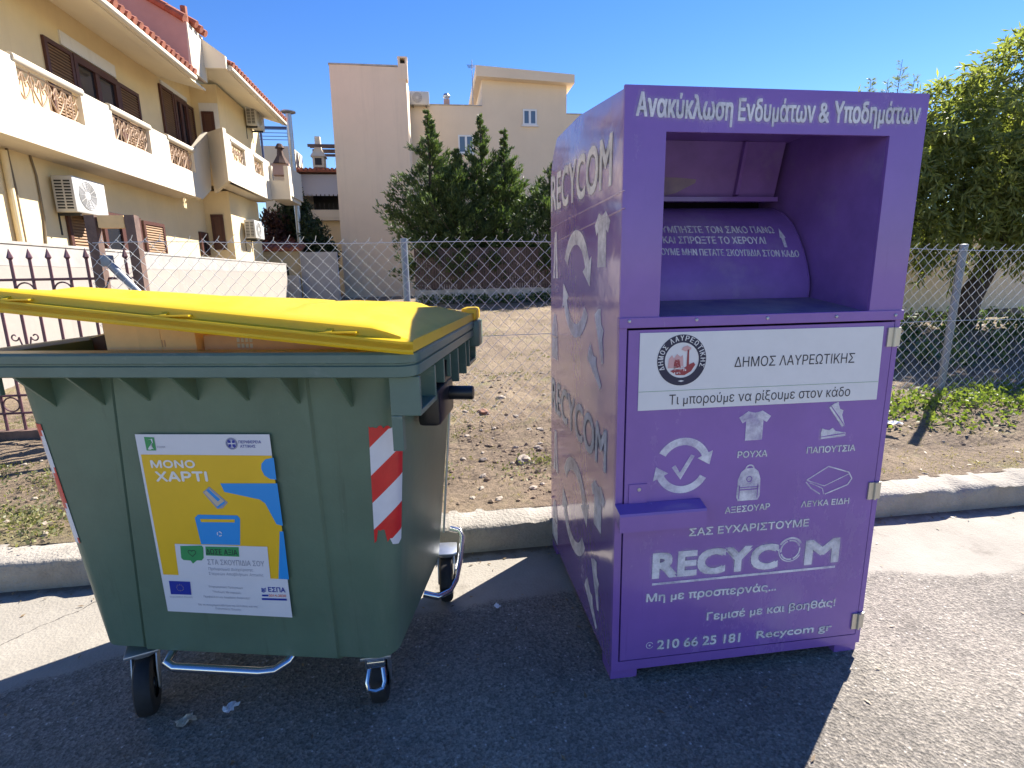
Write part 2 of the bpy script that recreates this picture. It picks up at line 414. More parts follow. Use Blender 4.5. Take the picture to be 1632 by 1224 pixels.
chip = math_('MULTIPLY', math_('GREATER_THAN', wn_.outputs['Value'], .965), math_('LESS_THAN', v1.outputs['Distance'], .30))
base = mix_(chip, base, (.50, .47, .43))
oil = ramp_(noise_(1.9, 9, .78), .57, .74, (1, 1, 1), (.55, .53, .51)); base = mix_(1.0, base, oil, 'MULTIPLY')
ca, ha = concrete_nodes(nt, tc, (.235, .213, .178), (.325, .296, .248), .5)
xyz = N.new('ShaderNodeSeparateXYZ'); L.new(tc.outputs['Object'], xyz.inputs[0])
dip = math_('MINIMUM', math_('MAXIMUM', math_('MULTIPLY', math_('SUBTRACT', -1.0, xyz.outputs['X']), .45), 0), .35)
dip2 = math_('MINIMUM', math_('MAXIMUM', math_('MULTIPLY', math_('SUBTRACT', xyz.outputs['X'], 1.7), .25), 0), .16)
edge = math_('SUBTRACT', math_('SUBTRACT', 2.13, dip), dip2)
ragged = math_('ADD', math_('MULTIPLY', math_('SUBTRACT', noise_(2.2, 10, .72), .5), .42), math_('MULTIPLY', math_('SUBTRACT', n2, .5), .10))
mask = math_('SMOOTH_MIN', math_('MAXIMUM', math_('MULTIPLY', math_('SUBTRACT', math_('ADD', xyz.outputs['Y'], ragged), edge), 28), 0), 1, .2)
crk = N.new('ShaderNodeTexVoronoi'); crk.feature = 'DISTANCE_TO_EDGE'; crk.inputs['Scale'].default_value = .5
wv = N.new('ShaderNodeVectorMath'); wv.operation = 'ADD'; cn = N.new('ShaderNodeTexNoise'); cn.inputs['Scale'].default_value = 4; cn.inputs['Detail'].default_value = 6
cs = N.new('ShaderNodeVectorMath'); cs.operation = 'SCALE'; cs.inputs['Scale'].default_value = .35
L.new(tc.outputs['Object'], cn.inputs['Vector']); L.new(cn.outputs['Color'], cs.inputs[0]); L.new(tc.outputs['Object'], wv.inputs[0]); L.new(cs.outputs[0], wv.inputs[1]); L.new(wv.outputs[0], crk.inputs['Vector'])
crack = math_('MULTIPLY', math_('LESS_THAN', crk.outputs['Distance'], .0014), mask)
grit = math_('MULTIPLY', math_('MAXIMUM', math_('MINIMUM', math_('MULTIPLY', math_('SUBTRACT', math_('ADD', xyz.outputs['Y'], math_('MULTIPLY', math_('SUBTRACT', noise_(7, 8, .7), .5), .22)), 2.545), 22), 1), 0), .8)
col = mix_(grit, mix_(mask, base, ca), (.085, .068, .052)); col = mix_(crack, col, (.08, .07, .06))
L.new(col, b.inputs['Base Color'])
h1 = math_('MULTIPLY', math_('ADD', math_('ADD', n2, v1.outputs['Distance']), 0), math_('SUBTRACT', 1, math_('MULTIPLY', mask, .75)))
hh = math_('SUBTRACT', math_('ADD', h1, math_('MULTIPLY', mask, .3)), math_('MULTIPLY', crack, .6))
bp = N.new('ShaderNodeBump'); bp.inputs['Strength'].default_value = .85; bp.inputs['Distance'].default_value = .007
L.new(hh, bp.inputs['Height']); L.new(bp.outputs[0], b.inputs['Normal'])

m = mat('soil', (.3, .2, .12), .97); N, L, b = nodes(m)
tc = N.new('ShaderNodeTexCoord')
n1 = N.new('ShaderNodeTexNoise'); n1.inputs['Scale'].default_value = 1.1; n1.inputs['Detail'].default_value = 8; n1.inputs['Roughness'].default_value = .7
n2 = N.new('ShaderNodeTexNoise'); n2.inputs['Scale'].default_value = 26; n2.inputs['Detail'].default_value = 8; n2.inputs['Roughness'].default_value = .75
n3 = N.new('ShaderNodeTexNoise'); n3.inputs['Scale'].default_value = 1.6; n3.inputs['Detail'].default_value = 6; n3.inputs['Roughness'].default_value = .7
for n in (n1, n2): L.new(tc.outputs['Object'], n.inputs['Vector'])
mpn = N.new('ShaderNodeMapping'); mpn.inputs['Location'].default_value = (7, 3, 1); L.new(tc.outputs['Object'], mpn.inputs[0]); L.new(mpn.outputs[0], n3.inputs['Vector'])
r = N.new('ShaderNodeValToRGB'); r.color_ramp.elements[0].position = .3; r.color_ramp.elements[1].position = .7
r.color_ramp.elements[0].color = (.135, .095, .066, 1); r.color_ramp.elements[1].color = (.31, .235, .15, 1); L.new(n1.outputs['Fac'], r.inputs[0])
r2 = N.new('ShaderNodeValToRGB'); r2.color_ramp.elements[0].position = .3; r2.color_ramp.elements[1].position = .7
r2.color_ramp.elements[0].color = (.5, .5, .5, 1); r2.color_ramp.elements[1].color = (1.35, 1.33, 1.3, 1); L.new(n2.outputs['Fac'], r2.inputs[0])
r3 = N.new('ShaderNodeValToRGB'); r3.color_ramp.elements[0].position = .55; r3.color_ramp.elements[1].position = .72
r3.color_ramp.elements[0].color = (0, 0, 0, 1); r3.color_ramp.elements[1].color = (.75, .75, .75, 1); L.new(n3.outputs['Fac'], r3.inputs[0])
gm = N.new('ShaderNodeMix'); gm.data_type = 'RGBA'; L.new(r3.outputs[0], gm.inputs[0]); L.new(r.outputs[0], gm.inputs[6]); gm.inputs[7].default_value = (.21, .205, .075, 1)
mm = N.new('ShaderNodeMix'); mm.data_type = 'RGBA'; mm.blend_type = 'MULTIPLY'; mm.inputs[0].default_value = 1
L.new(gm.outputs[2], mm.inputs[6]); L.new(r2.outputs[0], mm.inputs[7]); L.new(mm.outputs[2], b.inputs['Base Color'])
bp = N.new('ShaderNodeBump'); bp.inputs['Strength'].default_value = 1; bp.inputs['Distance'].default_value = .03
L.new(n2.outputs['Fac'], bp.inputs['Height']); L.new(bp.outputs[0], b.inputs['Normal'])

# ------------------------------------------------------------------ ground, road, gutter, kerb, lot
def nz(x, y, s=1.0, o=0): return noise.noise(Vector((x*s+o, y*s-o, o*.7)))
def lot_z(x, y):
    pts = [(2.6, .145), (3.2, .175), (4.3, .25), (8, .45), (12, .60), (15, .72), (60, .80)]
    for (a, za), (b_, zb) in zip(pts, pts[1:]):
        if y <= b_:
            z = za+(zb-za)*max(0, (y-a)/(b_-a)); break
    else: z = .8
    k = min(1, max(0, (y-2.75)/.5))
    return z + k*(.035*nz(x, y, 1.1, 3) + .018*nz(x, y, 4, 9) + .016*max(-.2, nz(x, y, 9, 5)) + .008*nz(x, y, 22, 1))
def grid(name, xs, ys, zf, m, kind='structure'):
    mb = MB(); nx = len(xs)
    vs = [(x, y, zf(x, y)) for y in ys for x in xs]
    fs = [(j*nx+i, j*nx+i+1, (j+1)*nx+i+1, (j+1)*nx+i) for j in range(len(ys)-1) for i in range(nx-1)]
    mb.add(vs, fs, m, True); o = mb.build(name, sharp=180); return tag(o, kind=kind)
def rng(a, b_, n): return [a+(b_-a)*i/n for i in range(n+1)]
grid('ground', [-400, -60, 60, 400], [-400, -60, 40, 400], lambda x, y: -.06, M['soil'])
grid('road', [-60, -10, 10, 60], [-60, -8, 0, 2.75], lambda x, y: 0, M['road_surface'])
# kerb: worn cast stones, one long run
mb = MB(); xs = rng(-12, 18, 900); prof = [(2.610, -.02), (2.606, .06), (2.604, .125), (2.612, .142), (2.63, .150), (2.80, .152), (2.815, .14), (2.82, .02)]
vs = []; fs = []; n = len(prof)
for x in xs:
    jt = abs(((x+.37) % 1.25)-.625) > .612
    for k, (y, z) in enumerate(prof):
        chip = .012*nz(x, k*.6, 3, 4) + .010*nz(x, k*.9, 13, 6)+.004*nz(x, k*1.3, 40, 2)
        c2 = max(0, nz(x, 0, 5, 12)-.12)*.075 if k in (2, 3, 4) else 0
        vs.append((x, y+(chip if 0 < k < n-1 else 0)+c2+(.022 if jt and k < 5 else 0), z+(.6*chip if 1 < k < n-2 else 0)-c2*.8-(.022 if jt and k > 2 else 0)))
for i in range(len(xs)-1):
    for k in range(n-1): fs.append((i*n+k, (i+1)*n+k, (i+1)*n+k+1, i*n+k+1))
mb.add(vs, fs, M['kerb_concrete'], True); tag(mb.build('kerb', sharp=50), kind='structure')
xs = rng(-9, -4, 36)+rng(-3.96, 6, 300)+rng(6.1, 12, 40); ys = rng(2.78, 5.4, 90)+rng(5.5, 16, 50)
grid('vacant_lot_ground', xs, ys, lot_z, M['soil'])
grid('far_ground', rng(-60, 70, 60), rng(15.9, 90, 30), lambda x, y: lot_z(x, y)-.03, M['soil'])
grid('side_ground', rng(11.9, 60, 40), rng(2.78, 16, 20), lambda x, y: lot_z(x, y)-.01, M['soil'])
grid('neighbour_ground', rng(-60, -8.9, 40), rng(2.78, 16, 20), lambda x, y: lot_z(x, y)-.01, M['soil'])

# ------------------------------------------------------------------ clothing bank
X0, X1, Y0, Y1, HT = .5614, 1.5464, 1.606, 2.635, 1.98
NF = Vector((0, -1, 0)); NS = Vector((-1, 0, 0))
bank = empty('clothing_bank', (.56, 1.606, 0), 0, 'tall purple metal clothing recycling bank with white stencilled lettering', 'clothing bank')
BO = Vector((.56, 1.606, 0))
def bb(mb, name, par=None, **k):
    mb.v = [tuple(Vector(v)-BO) for v in mb.v]; return mb.build(name, par or bank, **k)
def F(px, py, y=Y0): return atY(px, py, y)
roof = [(Y0+.03, 1.975), (2.12, 2.035), (2.50, 2.045), (2.585, 1.98), (Y1, 1.90)]
side = [(Y0+.012, .045)] + [(Y0+.012, 1.972)] + roof[1:] + [(Y1, .045)]
mb = MB(); ps = M['purple_side']; pf = M['purple']; pin = M['purple_inner']
mb.prism([(X0, y, z) for y, z in side], (.02, 0, 0), ps)
mb.prism([(X1-.02, y, z) for y, z in side], (.02, 0, 0), ps)
for (a, b_) in zip([(Y0+.012, 1.972)]+roof[1:], roof[1:]+[(Y1, .045)]):
    mb.prism([(X0+.02, a[0], a[1]), (X0+.02, b_[0], b_[1]), (X0+.02, b_[0]-.01, b_[1]-.02), (X0+.02, a[0]+.001, a[1]-.02)], (X1-X0-.04, 0, 0), pf)
mb.box(X0+.02, Y0+.02, .05, X1-.02, Y1-.03, 1.27, M['dark_gap'])
for (xa, xb) in ((X0+.001, X0+.10), (X1-.09, X1-.001)):
    for (ya, yb) in ((Y0+.013, Y0+.11), (Y1-.12, Y1-.01)): mb.box(xa, ya, 0, xb, yb, .0449, pf)
# folded seams across the side sheets
for (pa, pb) in (((876, 390), (997, 331)), ((876, 364), (996, 303))):
    a = atX(*pa, X0); b_ = atX(*pb, X0); mb.tube([a, b_], .0022, ps, 6)
# side stencils
def SX(px, py): return atX(px, py, X0)
def band(mb, c, e1, e2, ra, rb, a0, a1, m, nrm, eps, n=24):
    vs = []
    for i in range(n+1):
        a = R(a0+(a1-a0)*i/n)
        for r in (ra, rb): vs.append(c + e1*(r*math.cos(a)) + e2*(r*math.sin(a)) + nrm*eps)
    mb.add(vs, [(2*i, 2*i+1, 2*i+3, 2*i+2) for i in range(n)], m)
def arrows(mb, c, e1, e2, r, m, nrm, eps, w=.26):
    for s in (0, 180):
        band(mb, c, e1, e2, r*(1-w), r, s+25, s+150, m, nrm, eps)
        a = R(s+25); ca = c+e1*(r*(1-w/2)*math.cos(a))+e2*(r*(1-w/2)*math.sin(a))
        ra = e1*math.cos(a)+e2*math.sin(a); ta = e1*math.sin(a)-e2*math.cos(a)
        mb.flat([ca-ra*(r*.30)+nrm*eps, ca+ra*(r*.30)+nrm*eps, ca+ta*(r*.42)+nrm*eps], m)
TSHIRT = [(-.5, .30), (-.22, .5), (-.1, .46), (0, .44), (.1, .46), (.22, .5), (.5, .30), (.38, .10), (.27, .17), (.27, -.5), (-.27, -.5), (-.27, .17), (-.38, .10)]
SHOE = [(-.5, -.28), (.5, -.28), (.52, -.08), (.30, .02), (.10, .12), (-.02, .34), (-.16, .22), (-.34, .30), (-.44, .38), (-.5, .1)]
def shoe(mb, c, e1, e2, w, h, m, mist, nrm, rot, gap):
    icon(mb, SHOE, c, e1, e2, w, h, m, nrm, .002, rot)
    icon(mb, [(-.5, -.17), (.5, -.14), (.5, -.10), (.1, -.08), (-.5, -.12)], c, e1, e2, w, h, gap, nrm, .0027, rot)
    for k in (1, 2, 3): icon(mb, SHOE, c, e1, e2, w*(1+.06*k), h*(1+.10*k), mist, nrm, .0016-.0003*k, rot)
def icon(mb, pts, c, e1, e2, w, h, m, nrm, eps, rot=0, flip=1):
    cr, sr = math.cos(R(rot)), math.sin(R(rot))
    mb.flat([c + e1*((x*flip*cr*w-y*sr*h)) + e2*((x*flip*sr*w+y*cr*h)) + nrm*eps for x, y in pts], m)
ey, ez, ex = Vector((0, -1, 0)), Vector((0, 0, 1)), Vector((1, 0, 0))
sp, spm = M['spray_side'], M['spray_side_mist']
def side_text(body, a, b_, cap):
    spray(mb, body, a, b_, cap, NS, .03, spm, sp)
for dz in (0, -.965):
    side_text('RECYCOM', Vector((X0, 2.612, 1.745+dz)), Vector((X0, 1.715, 1.725+dz)), .160)
    c = Vector((X0, 2.15, 1.405+dz)); arrows(mb, c, ey, ez, .215, sp, NS, .002); arrows(mb, c, ey, ez, .222, spm, NS, .0012, .32); arrows(mb, c, ey, ez, .232, spm, NS, .0010, .38)
    c = Vector((X0, 1.80, 1.56+dz))
    for w_, m_, e_ in ((0, sp, .002), (.014, spm, .0012), (.028, spm, .001)): icon(mb, TSHIRT, c, ey, ez, .17+w_, .18+w_, m_, NS, e_)
    c = Vector((X0, 2.52, 1.545+dz))
    for w_, m_, e_ in ((0, sp, .002), (.02, spm, .0012)): icon(mb, [(-.45, -.5), (-.1, -.5), (0, .1), (.1, -.5), (.45, -.5), (.2, .42), (-.2, .42)], c, ey, ez, .11+w_, .23+w_, m_, NS, e_)
    c = Vector((X0, 2.54, 1.15+dz))
    for w_, m_, e_ in ((0, sp, .002), (.02, spm, .0012)): icon(mb, [(-.5, -.5), (.5, -.5), (.45, .2), (.15, .5), (-.15, .5), (-.45, .2)], c, ey, ez, .13+w_, .22+w_, m_, NS, e_)
    icon(mb, [(-.5, -.1), (.5, -.1), (.5, .1), (-.5, .1)], c, ey, ez, .10, .03, ps, NS, .0026)
    for (yy, zz, rot) in ((1.80, 1.235, -62), (1.865, 1.115, -28)):
        c = Vector((X0, yy, zz+dz))
        for w_, m_, e_ in ((0, sp, .002), (.016, spm, .0012), (.03, spm, .001)): icon(mb, SHOE, c, ey, ez, .19+w_, .115+w_, m_, NS, e_, rot)
bb(mb, 'body')
# front frame round the chute
OX0, OX1, OZ0, OZ1 = .690, 1.425, 1.3135, 1.856
mb = MB()
mb.box(X0-.001, Y0, OZ1, X1+.001, Y0+.011, HT, pf)
mb.box(X0-.001, Y0, 1.30, OX0, Y0+.011, OZ1, pf); mb.box(OX1, Y0, 1.30, X1+.001, Y0+.011, OZ1, pf)
spray(mb, 'Ανακύκλωση', F(1014, 184), F(1166, 192), .062, NF, .04)
spray(mb, 'Ενδυμάτων', F(1176, 192), F(1297, 195), .060, NF, .03)
spray(mb, '&', F(1304, 195), F(1320, 195), .058, NF)
spray(mb, 'Υποδημάτων', F(1328, 195), F(1464, 197), .058, NF, .04)
bb(mb, 'front_frame')
# recess: side walls, floor, back
mb = MB()
mb.box(OX0-.012, Y0+.012, OZ0-.01, OX0, 2.30, 1.96, pin); mb.box(OX1, Y0+.012, OZ0-.01, OX1+.012, 2.30, 1.96, pin)
mb.prism([(OX0, Y0+.012, OZ0-.004), (OX0, 1.90, 1.345), (OX0, 2.10, 1.35), (OX0, 2.10, 1.30), (OX0, Y0+.012, 1.30)], (OX1-OX0, 0, 0), M['purple_dusty'])
mb.box(OX0, 2.29, OZ0, OX1, 2.30, 1.96, M['dark_gap']); mb.box(OX0, Y0+.012, 1.95, OX1, 2.29, 1.96, pin)
bb(mb, 'chute_recess')
# rotating drum with its instructions
dp = [(1.897, 1.3455), (1.894, 1.375), (1.90, 1.415), (1.918, 1.465), (1.945, 1.52), (1.985, 1.58), (2.03, 1.632), (2.085, 1.672), (2.15, 1.70), (2.2, 1.71)]
mb = MB()
vs = []
for (y, z) in dp: vs += [(OX0+.004, y, z), (OX1-.012, y, z)]
mb.add(vs, [(2*i, 2*i+1, 2*i+3, 2*i+2) for i in range(len(dp)-1)], pin, True)
mb.tube([(OX1-.013, y-.001, z) for y, z in dp], .0028, M['purple'], 6)
def on_drum(p):
    z = p.z
    for (ya, za), (yb, zb) in zip(dp, dp[1:]):
        if z <= zb: k = (z-za)/(zb-za); break
    y = ya+(yb-ya)*k
    return Vector((p.x, y-(.002 if p.y < 0 else .0012), z))
def drum_text(body, px0, py0, px1, py1, cap, y):
    a = atY(px0, py0, y); b_ = atY(px1, py1, y); a.y = b_.y = 0
    put_text(mb, body, a, b_, cap, M['spray'], NF, .004, on_drum)
    for k, (dx, dz) in enumerate(((.0012, .0006), (-.0012, -.0006), (.003, 0), (-.003, 0), (0, .003))):
        o = Vector((dx, .02, dz)); put_text(mb, body, a+o, b_+o, cap, M['spray' if k < 2 else 'spray_mist'], NF, .0, lambda p, k=k: on_drum(p)+Vector((0, -.0001*k, 0)))
drum_text('ΑΚΟΥΜΠΗΣΤΕ ΤΟΝ ΣΑΚΟ ΠΑΝΩ', 1030, 370, 1238, 371, .026, 1.98)
drum_text('ΚΑΙ ΣΠΡΩΞΤΕ ΤΟ ΧΕΡΟΥΛΙ', 1062, 387, 1226, 388, .026, 1.945)
drum_text('ΠΑΡΑΚΑΛΟΥΜΕ ΜΗΝ ΠΕΤΑΤΕ ΣΚΟΥΠΙΔΙΑ ΣΤΟΝ ΚΑΔΟ', 1008, 405, 1279, 409, .024, 1.915)
ar = [(-.4, 0), (-.4, -.5), (.4, -.5), (.4, 0), (.75, 0), (0, .5), (-.75, 0)]
c = atY(1255, 378, 1.95)
mb.flat([on_drum(Vector((c.x+.016*x, -1, c.z+.075*y))) for x, y in ar], M['spray'])
bb(mb, 'chute_drum', sharp=60)
# upper flap with stiffening rib and grab bar
mb = MB(); fx1 = OX1-.022
mb.prism([(OX0+.003, 2.10, 1.949), (OX0+.003, 2.155, 1.745), (OX0+.003, 2.163, 1.747), (OX0+.003, 2.108, 1.949)], (fx1-OX0, 0, 0), pin)
mb.prism([(1.222, 2.080, 1.945), (1.222, 2.130, 1.755), (1.222, 2.153, 1.75), (1.222, 2.104, 1.945)], (.016, 0, 0), M['purple'])
mb.box(OX0+.003, 2.12, 1.727, fx1, 2.16, 1.744, pf)
# scuffed dusty patch
pp = []
for i in range(14):
    a = 2*math.pi*i/14; pp.append((.86+.19*math.cos(a)*(1+.12*math.sin(3*a)), 1.792+.036*math.sin(a)+.008*math.cos(2*a)))
mb.flat([(x, 2.155-(z-1.745)/(.204)*.055-.0016, z) for x, z in pp], M['purple_dusty'])
bb(mb, 'chute_flap')
# riveted strip
mb = MB(); mb.box(X0-.003, Y0-.006, 1.279, X1+.006, Y0+.02, 1.312, pf)
bb(mb, 'seam_strip', bevel=.002)
strip_o = COL.objects['seam_strip']
for px in (1003, 1110, 1223, 1333, 1427):
    mb = MB(); p = F(px, 512 - (px-1003)*.023, Y0-.006); mb.lathe([(.0055, 0), (.005, .003), (.002, .0045), (0, .0048)], p, NF, M['galvanised'], 10)
    bb(mb, 'rivet', strip_o)
# door frame + door
mb = MB(); fz1 = 1.2785
mb.box(X0-.001, Y0, .042, X0+.024, Y0+.019, fz1, pf); mb.box(1.528, Y0, .042, X1+.001, Y0+.019, fz1, pf)
mb.box(X0+.024, Y0, .042, 1.528, Y0+.019, .079, pf)
bb(mb, 'door_frame')
mb = MB(); DY = Y0-.003
mb.box(X0+.029, DY, .085, 1.523, Y0+.016, 1.272, pf)
D = lambda px, py: atY(px, py, DY)
spray(mb, 'ΡΟΥΧΑ', D(1175, 729.5), D(1222, 727), .022, NF); spray(mb, 'ΠΑΠΟΥΤΣΙΑ', D(1285, 722.5), D(1362, 718), .022, NF)
spray(mb, 'ΑΞΕΣΟΥΑΡ', D(1155, 818), D(1226, 811), .022, NF); spray(mb, 'ΛΕΥΚΑ ΕΙΔΗ', D(1276, 808), D(1352, 802), .021, NF)
spray(mb, 'ΣΑΣ ΕΥΧΑΡΙΣΤΟΥΜΕ', D(1098, 854), D(1288, 838), .027, NF)
spray(mb, 'RECYC', D(1041, 920), D(1236, 903), .091, NF, off=.085); spray(mb, 'M', D(1283, 898), D(1333, 893), .091, NF, off=.085)
c = D(1259, 876); arr = .047
for (a0, a1) in ((20, 100), (110, 190), (200, 280), (290, 370)):
    band(mb, c, ex, ez, arr*.72, arr*.84, a0, a1, M['spray'], NF, .002)
band(mb, c, ex, ez, arr*.9, arr*1.06, 30, 150, M['spray'], NF, .002); band(mb, c, ex, ez, arr*.9, arr*.98, 170, 330, M['spray'], NF, .002)
band(mb, c, ex, ez, arr*.66, arr*1.12, 0, 360, M['spray_mist'], NF, .0012)
def strip(pa, pb, w, m, eps):
    a = D(*pa); b_ = D(*pb); t = (b_-a).normalized(); u = NF.cross(t)*(w/2)
    mb.flat([a-u+NF*eps, b_-u+NF*eps, b_+u+NF*eps, a+u+NF*eps], m)
strip((1039, 931), (1330, 902.5), .0085, M['spray'], .002); strip((1037, 931.3), (1332, 902.3), .015, M['spray_mist'], .0012)
spray(mb, 'Μη με προσπερνάς...', D(1030, 959), D(1236, 940), .030, NF, off=.04)
spray(mb, 'Γεμισέ με και βοηθάς!', D(1126, 988), D(1330, 965), .030, NF, off=.04)
spray(mb, '210 66 25 181', D(1047, 1034), D(1178, 1022), .036, NF, off=.04)
spray(mb, 'Recycom gr', D(1205, 1017), D(1324, 1004), .031, NF, off=.04)
c = D(1035, 1028); band(mb, c, ex, ez, .011, .0135, 20, 340, M['spray'], NF, .002); band(mb, c, ex, ez, 0, .004, 0, 360, M['spray'], NF, .002, 10)
c = D(1088, 742); arrows(mb, c, ex, ez, .098, M['spray'], NF, .002); arrows(mb, c, ex, ez, .105, M['spray_mist'], NF, .0012, .36)
mb.flat([D(px, py)+NF*.002 for px, py in ((1070, 745), (1076, 741), (1083, 753), (1101, 724), (1107, 726), (1084, 764))], M['spray'])
c = D(1202, 678); icon(mb, TSHIRT, c, ex, ez, .115, .102, M['spray'], NF, .002); icon(mb, TSHIRT, c, ex, ez, .122, .108, M['spray_mist'], NF, .0012)
shoe(mb, D(1327, 690), ex, ez, .092, .056, M['spray'], M['spray_mist'], NF, 4, pf)
shoe(mb, D(1337, 660), ex, ez, .090, .056, M['spray'], M['spray_mist'], NF, -52, pf)
# backpack
c = D(1193, 770)
bpk = [(-.42, -.5), (.42, -.5), (.5, -.38), (.47, .12), (.36, .34), (.18, .44), (-.18, .44), (-.36, .34), (-.47, .12), (-.5, -.38)]
icon(mb, bpk, c, ex, ez, .088, .125, M['spray'], NF, .002); icon(mb, bpk, c, ex, ez, .094, .131, M['spray_mist'], NF, .0012)
band(mb, c+ez*.052, ex, ez, .012, .017, 10, 170, M['spray'], NF, .002, 10)
band(mb, c+ez*.016, ex, ez, .008, .011, 0, 360, pf, NF, .0026, 14)
icon(mb, [(-.5, -.5), (.5, -.5), (.5, -.4), (-.5, -.4)], c+ez*.0, ex, ez, .07, .03, pf, NF, .0026)
icon(mb, [(-.5, -.1), (.5, -.1), (.5, .1), (-.5, .1)], c-ez*.022, ex, ez, .066, .02, pf, NF, .0026)
for s in (-1, 1): icon(mb, [(-.1, -.5), (.1, -.5), (.1, .5), (-.1, .5)], c+ex*(.034*s)-ez*.03, ex, ez, .015, .05, pf, NF, .0026)
# folded linen outline
def poly_line(pts, w):
    for a, b_ in zip(pts, pts[1:]): strip(a, b_, w, M['spray'], .002); strip(a, b_, w*2.2, M['spray_mist'], .0012)
poly_line([(1285, 765), (1320, 743), (1352, 752), (1357, 762), (1350, 772), (1314, 787)], .0042)
poly_line([(1285, 765), (1313, 774), (1352, 755)], .003); poly_line([(1284, 768), (1292, 778), (1306, 787)], .0042); poly_line([(1290, 769), (1310, 778), (1312, 787)], .003)
door = bb(mb, 'door')
# municipal label
mb = MB(); LY = DY-.0025
q = [atY(*p, LY) for p in ((1016.5, 655), (1397, 636.5), (1409, 520), (1020.5, 531))]
mb.prism(q, (0, .002, 0), M['sticker_white'])
Lp = lambda px, py: atY(px, py, LY)
put_text(mb, 'ΔΗΜΟΣ ΛΑΥΡΕΩΤΙΚΗΣ', Lp(1170, 585), Lp(1361, 578), .033, M['ink_dark'], NF, .0008)
put_text(mb, 'Τι μπορούμε να ρίξουμε στον κάδο', Lp(1066, 645), Lp(1354, 631), .033, M['ink_dark'], NF, .0008)
a, b_ = Lp(1017.5, 625), Lp(1399, 608); u = Vector((0, 0, .0008)); mb.flat([a-u+NF*.0008, b_-u+NF*.0008, b_+u+NF*.0008, a+u+NF*.0008], M['ink_line'])
c = Lp(1086.5, 574); ER = .083
band(mb, c, ex, ez, ER*.69, ER, 0, 360, M['ink_navy'], NF, .0008, 48); band(mb, c, ex, ez, ER*.67, ER*.69, 0, 360, M['sticker_white'], NF, .001, 48)
def ring_text(body, a0, a1, r, cap):
    wd = [(.5 if ch == ' ' else .36 if ch == 'Ι' else .86) for ch in body]; tot = sum(wd); run = 0
    for ch, w0 in zip(body, wd):
        a = R(a0+(a1-a0)*(run+w0/2)/tot); run += w0
        if ch == ' ': continue
        ctr = c+ex*(r*math.cos(a))+ez*(r*math.sin(a)); t = ex*math.sin(a)-ez*math.cos(a); w = cap*w0*(.35 if ch == 'Ι' else .80)
        for dx in (-.0005, .0005): put_text(mb, ch, ctr-t*(w/2-dx), ctr+t*(w/2+dx), cap, M['sticker_white'], NF, .0016+dx*.1)
ring_text('ΔΗΜΟΣ ΛΑΥΡΕΩΤΙΚΗΣ', 208, -22, ER*.765, .0165)
# small harbour scene in the emblem: ruined tower, column with leaning tree, rubble
def em(pts, m, e=.0012): mb.flat([c+ex*(x*ER*.66)+ez*(y*ER*.66)+NF*e for x, y in pts], M[m])
em([(-.85, -.45), (-.8, .1), (-.62, .32), (-.5, .12), (-.3, .38), (-.1, .2), (.05, .3), (.12, -.45)], 'ink_pink')
em([(-.5, -.45), (-.46, -.05), (-.42, .05), (-.16, .05), (-.12, -.05), (-.06, -.45)], 'ink_red', .0015)
em([(.30, -.5), (.33, .62), (.42, .62), (.46, -.5)], 'ink_red', .0015); em([(-.05, .62), (.05, .78), (.3, .86), (.55, .72), (.5, .6), (.2, .52)], 'ink_pink', .0015)
em([(-.7, -.62), (-.4, -.52), (0, -.55), (.25, -.4), (.5, -.25), (.75, -.15), (.85, -.3), (.6, -.68), (.2, -.9), (-.3, -.88)], 'ink_red', .0013)
for k in range(16):
    x, y = random.uniform(-.5, .6), random.uniform(-.8, -.35); em([(x-.05, y), (x, y+.06), (x+.06, y+.01), (x+.01, y-.05)], random.choice(['ink_pink', 'sticker_white', 'ink_pink']), .0017)
for k in range(14):
    x, y = random.uniform(-.6, -.1), random.uniform(-.4, .1); em([(x-.03, y), (x+.03, y), (x+.03, y+.02), (x-.03, y+.02)], 'ink_pink', .0018)
em([(-.2, -1.24), (0, -1.19), (.2, -1.24), (0, -1.30)], 'sticker_white', .0016)
bb(mb, 'municipal_label', door)
# cover over the lock
mb = MB(); a = D(985, 803)
mb.prism([(X0-.004, DY-.002, .690), (X0-.004, DY-.052, .676), (X0-.004, DY-.055, .668), (X0-.004, DY-.055, .612), (X0-.004, DY-.050, .612), (X0-.004, DY-.050, .665), (X0-.004, DY-.002, .680)], (.302, 0, 0), pf)
mb.prism([(X0-.003, DY-.002, .680), (X0-.003, DY-.05, .664), (X0-.003, DY-.05, .618), (X0-.003, DY-.002, .645)], (.003, 0, 0), pf)
bb(mb, 'lock_cover', door)
mb = MB(); mb.box(.605, DY-.004, .690, .668, DY-.0002, .757, pf)
p = Vector((.640, DY-.004, .738)); mb.lathe([(.007, 0), (.006, .002), (0, .003)], p, NF, M['galvanised'], 12)
bb(mb, 'lock_plate', door)
for z in (1.222, .668, .142):
    mb = MB(); hx = 1.521; hm = M['hinge_steel']
    mb.box(hx-.022, DY-.006, z-.032, hx-.001, DY-.0005, z+.032, hm); mb.tube([(hx+.004, DY-.007, z-.032), (hx+.004, DY-.007, z+.032)], .006, hm, 10)
    mb.box(hx+.009, DY-.004, z-.032, X1+.002, DY-.0005+.002, z+.032, hm)
    bb(mb, 'hinge', door)

